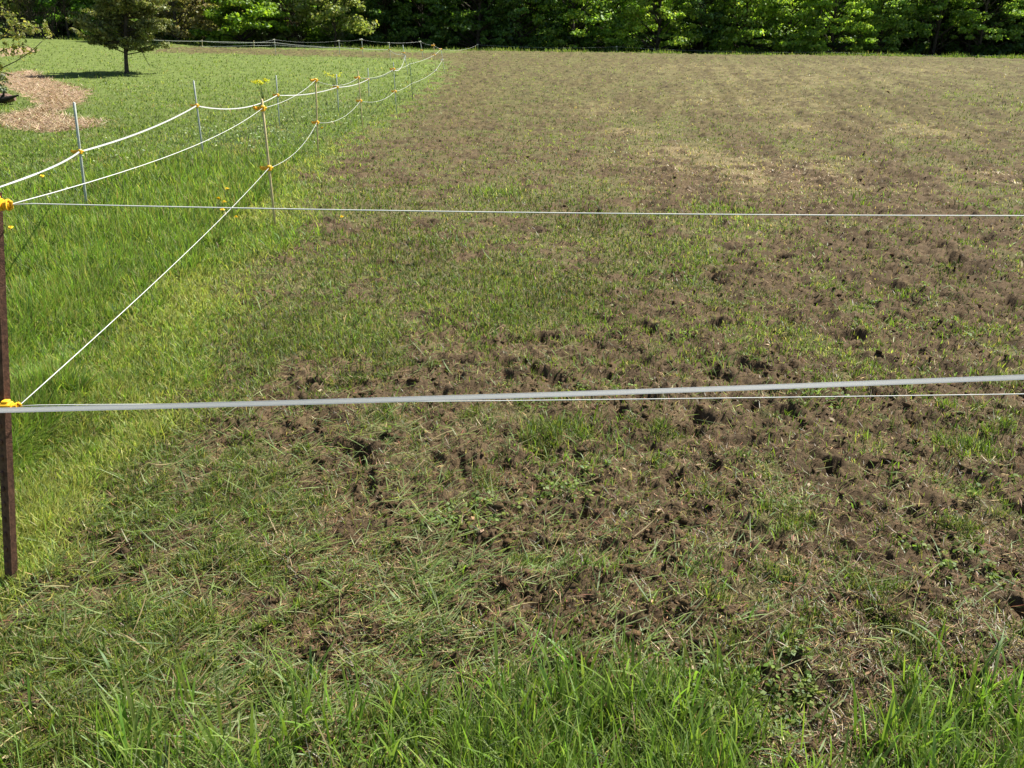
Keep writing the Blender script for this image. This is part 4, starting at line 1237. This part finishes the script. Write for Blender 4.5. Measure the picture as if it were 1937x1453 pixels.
# the tree outside the left edge whose yellow-green branches hang into the picture
def overhang():
    Y = 22.0
    b = on_plane(-190, 250, Y); b.z = gz(b.x, b.y)
    root = thing("willow_tree", "thin branches with small yellow green leaves hanging in at the left edge", "tree", tuple(b))
    W = lambda px, py, dy=0.0: on_plane(px, py, Y + dy) - b
    T = [Vector((0, 0, -.2)), Vector((0.05, 0, .6)), Vector((.1, 0, 1.5)), Vector((.1, .1, 2.8)), Vector((.0, .1, 4.2))]
    limbs = [(T, [.14, .11, .09, .07, .03])]
    twigs = [[W(-120, 178), W(-20, 140), W(30, 116), W(58, 98), W(80, 78)],
             [W(-120, 120), W(-40, 80), W(20, 62), W(60, 52), W(92, 55), W(96, 72)],
             [W(-150, 40), W(-60, 20), W(-5, 10), W(18, 22), W(20, 45)],
             [W(-120, 150), W(-30, 110), W(15, 92), W(45, 84), W(60, 92)],
             [W(-120, 120), W(-40, 95), W(5, 72), W(30, 60)],
             [W(-120, 150), W(-50, 140), W(-5, 135), W(25, 142)]]
    cen = []; rad = []
    rnd = random.Random(9)
    for i, tw in enumerate(twigs):
        lim = [T[2]] + tw
        limbs.append((lim, [.03] + [.014 - .0018 * k for k in range(len(tw))]))
        for a, c in zip(tw[1:], tw[2:]):
            for k in range(3 if i else 1):
                q = a.lerp(c, rnd.random())
                cen.append((q.x + rnd.uniform(-.09, .09), q.y + rnd.uniform(-.2, .2), q.z + rnd.uniform(-.12, .10))); s = rnd.uniform(.06, .14); rad.append((s, s, s * 1.1))
    for i in range(60):
        q = W(rnd.uniform(-260, -30), rnd.uniform(-60, 140), rnd.uniform(-1, 1)); cen.append(tuple(q)); rad.append((.3, .3, .25))
    for i in range(44):      # the loose leaf clusters in view
        px = rnd.uniform(-10, 92); py = rnd.uniform(42, 128)
        if py > 128 - px * 0.75 or (py < 60 and px < 8): continue
        q = W(px, py, rnd.uniform(-.4, .4)); cen.append(tuple(q)); s = rnd.uniform(.05, .10); rad.append((s, s, s * 1.3))
    tubes_np("trunk", limbs, M_bark, root)
    V, F, C = leaf_cloud(cen, rad, 15, 0.045, [(0.26, 0.28, 0.09), (0.34, 0.31, 0.14), (0.18, 0.22, 0.06)], [4, 2, 2], flat=0.2)
    np_mesh("crown", V, F, M_leaf, root, colors=C)
overhang()

# broken log in the grass at the left edge
def log():
    g = on_ground(4, 198); g.z = gz(g.x, g.y)
    root = thing("log", "dark broken log lying in the grass at the left edge beside the straw", "log", tuple(g))
    m = MB(); rnd = random.Random(3); V = []; F = []; n = 14; L = 12
    for i in range(L):
        t = i / (L - 1)
        for k in range(n):
            a = 2 * math.pi * k / n
            r = (0.14 - 0.03 * t) * (1 + 0.18 * rnd.uniform(-1, 1)) * (1 if t < .8 else 1 - (t - .8) * 2.2)
            V.append(Vector((-0.85 + 1.2 * t, 0.10 * math.sin(t * 3) + 0.0 + r * math.cos(a) * 0.9, 0.13 + r * math.sin(a) + 0.02 * t)))
    for i in range(L - 1):
        for k in range(n): F.append((i * n + k, i * n + (k + 1) % n, (i + 1) * n + (k + 1) % n, (i + 1) * n + k))
    F.append(tuple(range(n - 1, -1, -1))); F.append(tuple((L - 1) * n + k for k in range(n)))
    m.add(V, F); m.build("trunk", M_log, root)
    b = MB()
    b.tube([Vector((-.5, -.20, .05)), Vector((-.1, -.23, .10)), Vector((.25, -.22, .15)), Vector((.58, -.22, .24))], [.10, .10, .06, .015], 9)
    b.tube([Vector((.05, -.2, .08)), Vector((.2, -.22, .24)), Vector((.24, -.22, .34))], [.05, .03, .01], 7)
    b.build("branch", M_black, root)
log()
# grey green shrub above the log
def shrub():
    g = on_ground(-6, 185); g.z = gz(g.x, g.y)
    root = thing("shrub", "pale grey green shrub at the left edge above the dark log", "shrub", tuple(g))
    rnd = random.Random(8)
    cen = [(rnd.uniform(-.35, .25), rnd.uniform(-.2, .2), rnd.uniform(.1, .75)) for _ in range(40)]
    V, F, C = leaf_cloud(cen, [(.12, .12, .1)] * 40, 40, 0.045, [(0.22, 0.26, 0.17), (0.30, 0.33, 0.26), (0.14, 0.18, 0.09)], [3, 2, 2])
    tubes_np("stem", [([Vector((0, 0, -.05)), Vector((rnd.uniform(-.3, .2), rnd.uniform(-.2, .2), rnd.uniform(.4, .7)))], [.01, .004]) for _ in range(12)], M_bark, root)
    np_mesh("foliage", V, F, M_leaf, root, colors=C)
shrub()

build_clover()

def build_edge_grass():
    n = 42000
    x = RNG.uniform(-40, 46, n); y = 55.2 + 5.5 * RNG.random(n)
    nz = fbm(x, y, 0.5, 3, 95)
    ok = RNG.random(n) < np.clip(0.5 + 1.2 * nz, 0.08, 1); x = x[ok]; y = y[ok]; nz = nz[ok]; n = len(x)
    z = H(x, y)
    L = (0.08 + 0.22 * RNG.random(n) ** 1.6) * (1 + 0.8 * nz) * (0.45 + 0.55 * smooth(55.5, 58, y))
    c = pick([(0.17, 0.24, 0.05), (0.24, 0.27, 0.08), (0.12, 0.18, 0.04), (0.30, 0.27, 0.12)], [4, 3, 3, 1], n, 0.2)
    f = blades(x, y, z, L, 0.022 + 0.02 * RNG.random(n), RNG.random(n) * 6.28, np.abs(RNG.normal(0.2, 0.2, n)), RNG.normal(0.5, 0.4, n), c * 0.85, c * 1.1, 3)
    tag(np_mesh("edge_grass", f[0], f[1], M_blade, colors=f[2]), "rough grass fringe along the far crest of the field below the wood", "grass", kind="stuff")
build_edge_grass()

# ------------------------------------------------------------------ flowers
def mustard(px, py, ty, label, spread=0.12, nb=34):
    g = on_ground(px, py); g.z = gz(g.x, g.y)
    hgt = on_plane(px, ty, g.y).z - g.z
    root = thing("flowering_plant", label, "flower", tuple(g))
    rnd = random.Random(px)
    L = []; cen = []
    for i in range(9):
        e = Vector((rnd.uniform(-spread, spread) * 1.4, rnd.uniform(-spread, spread), hgt * rnd.uniform(.75, 1)))
        L.append(([Vector((0, 0, -.03)), Vector((e.x * .35, e.y * .35, hgt * .5)), e], [.006, .004, .003])); cen.append(tuple(e))
    M_stem = bpy.data.materials.get("green_stem") or base_mat("green_stem", (0.10, 0.17, 0.05), 0.6, nscale=30, ncol=(0.16, 0.23, 0.07))
    tubes_np("stem", L, M_stem, root)
    V, F, C = leaf_cloud(cen, [(.07, .07, .05)] * len(cen), nb, 0.026, [(0.80, 0.68, 0.03), (0.70, 0.62, 0.05)], [2, 1])
    np_mesh("blossom", V, F, M_blade, root, colors=C)
mustard(498, 192, 150, "yellow flowering plant left of the third grey rod", 0.15, 22)
mustard(632, 166, 137, "sparse yellow flowering plant by the top of the fourth grey rod", 0.18, 12)

def dandelion():
    root = bpy.data.objects.new("dandelion", None); COL.objects.link(root)
    M_stem = bpy.data.materials.get("green_stem")
    m = MB(); m.tube([Vector((0, 0, -.01)), Vector((.004, 0, .05)), Vector((0, 0, .10))], .0022, 6); m.build("stem", M_stem, root)
    m = MB()
    for ring, (r, z, n, tz) in enumerate([(0.020, .100, 16, .002), (0.014, .103, 12, .006), (0.008, .106, 8, .009)]):
        for k in range(n):
            a = 2 * math.pi * (k + ring * .4) / n; w = 0.0036
            c, s = math.cos(a), math.sin(a)
            m.add([(c * .001 - s * w * .5, s * .001 + c * w * .5, z), (c * r - s * w, s * r + c * w, z + tz), (c * r * 1.12, s * r * 1.12, z + tz * .9), (c * r + s * w, s * r - c * w, z + tz), (c * .001 + s * w * .5, s * .001 - c * w * .5, z)],
                  [(0, 1, 2, 3, 4)])
    m.build("blossom", M_petal, root)
    return root
d0 = dandelion()
GR = "small yellow flowers in the grass"
dd = [(655, 430, "single yellow flower out on the field right of the nearest tan rod"),
      (412, 412, "yellow flower under the crossing of the front wire and the slanting wire"),
      (437, 392, "small yellow flower left of the nearest tan rod just under the front wire"),
      (431, 420, "yellow flower in the little cluster left of the nearest tan rod"), (426, 436, "lower yellow flower of the cluster left of the nearest tan rod"),
      (450, 452, "yellow flower nearest the field in the cluster left of the tan rod"),
      (38, 470, "yellow flower beside the rusty post in the bright grass"), (615, 262, "orange yellow flower right of the second tan rod"),
      (88, 362, "yellow flower just above the wire near the upper left insulator")]
for i, (px, py, lab) in enumerate(dd):
    g = on_ground(px, py + 4)
    if i == 0: o = d0
    else:
        o = d0.copy(); COL.objects.link(o)
        for ch in d0.children:
            c = ch.copy(); COL.objects.link(c); c.parent = o
    o.location = (g.x, g.y, gz(g.x, g.y) + (0.0 if i in (0,) else 0.09)); s = 1.0 + 0.02 * g.y; o.scale = (s, s, s); o.rotation_euler = (random.uniform(-.3, .3) - 0.3, random.uniform(-.2, .2), random.uniform(0, 6))
    tag(o, lab, "flower", GR)

def white_flowers():
    parts = []
    cen = []
    for cx, cy, rx, ry, n in [(470, 262, 120, 24, 60), (120, 390, 60, 30, 8), (620, 225, 90, 25, 35), (250, 310, 130, 20, 14), (700, 170, 90, 20, 26), (200, 170, 120, 14, 26)]:
        for _ in range(n):
            g = on_ground(cx + random.gauss(0, rx * .6), cy + random.gauss(0, ry * .6))
            cen.append((g.x, g.y, gz(g.x, g.y) + random.uniform(.10, .17)))
    V, F, C = leaf_cloud(cen, [(.013, .013, .008)] * len(cen), 10, 0.014, [(0.78, 0.80, 0.72), (0.62, 0.68, 0.55)], [2, 1])
    tag(np_mesh("white_flowers", V, F, M_blade, colors=C), "tiny white flower heads scattered through the meadow grass", "flowers", kind="stuff")
white_flowers()
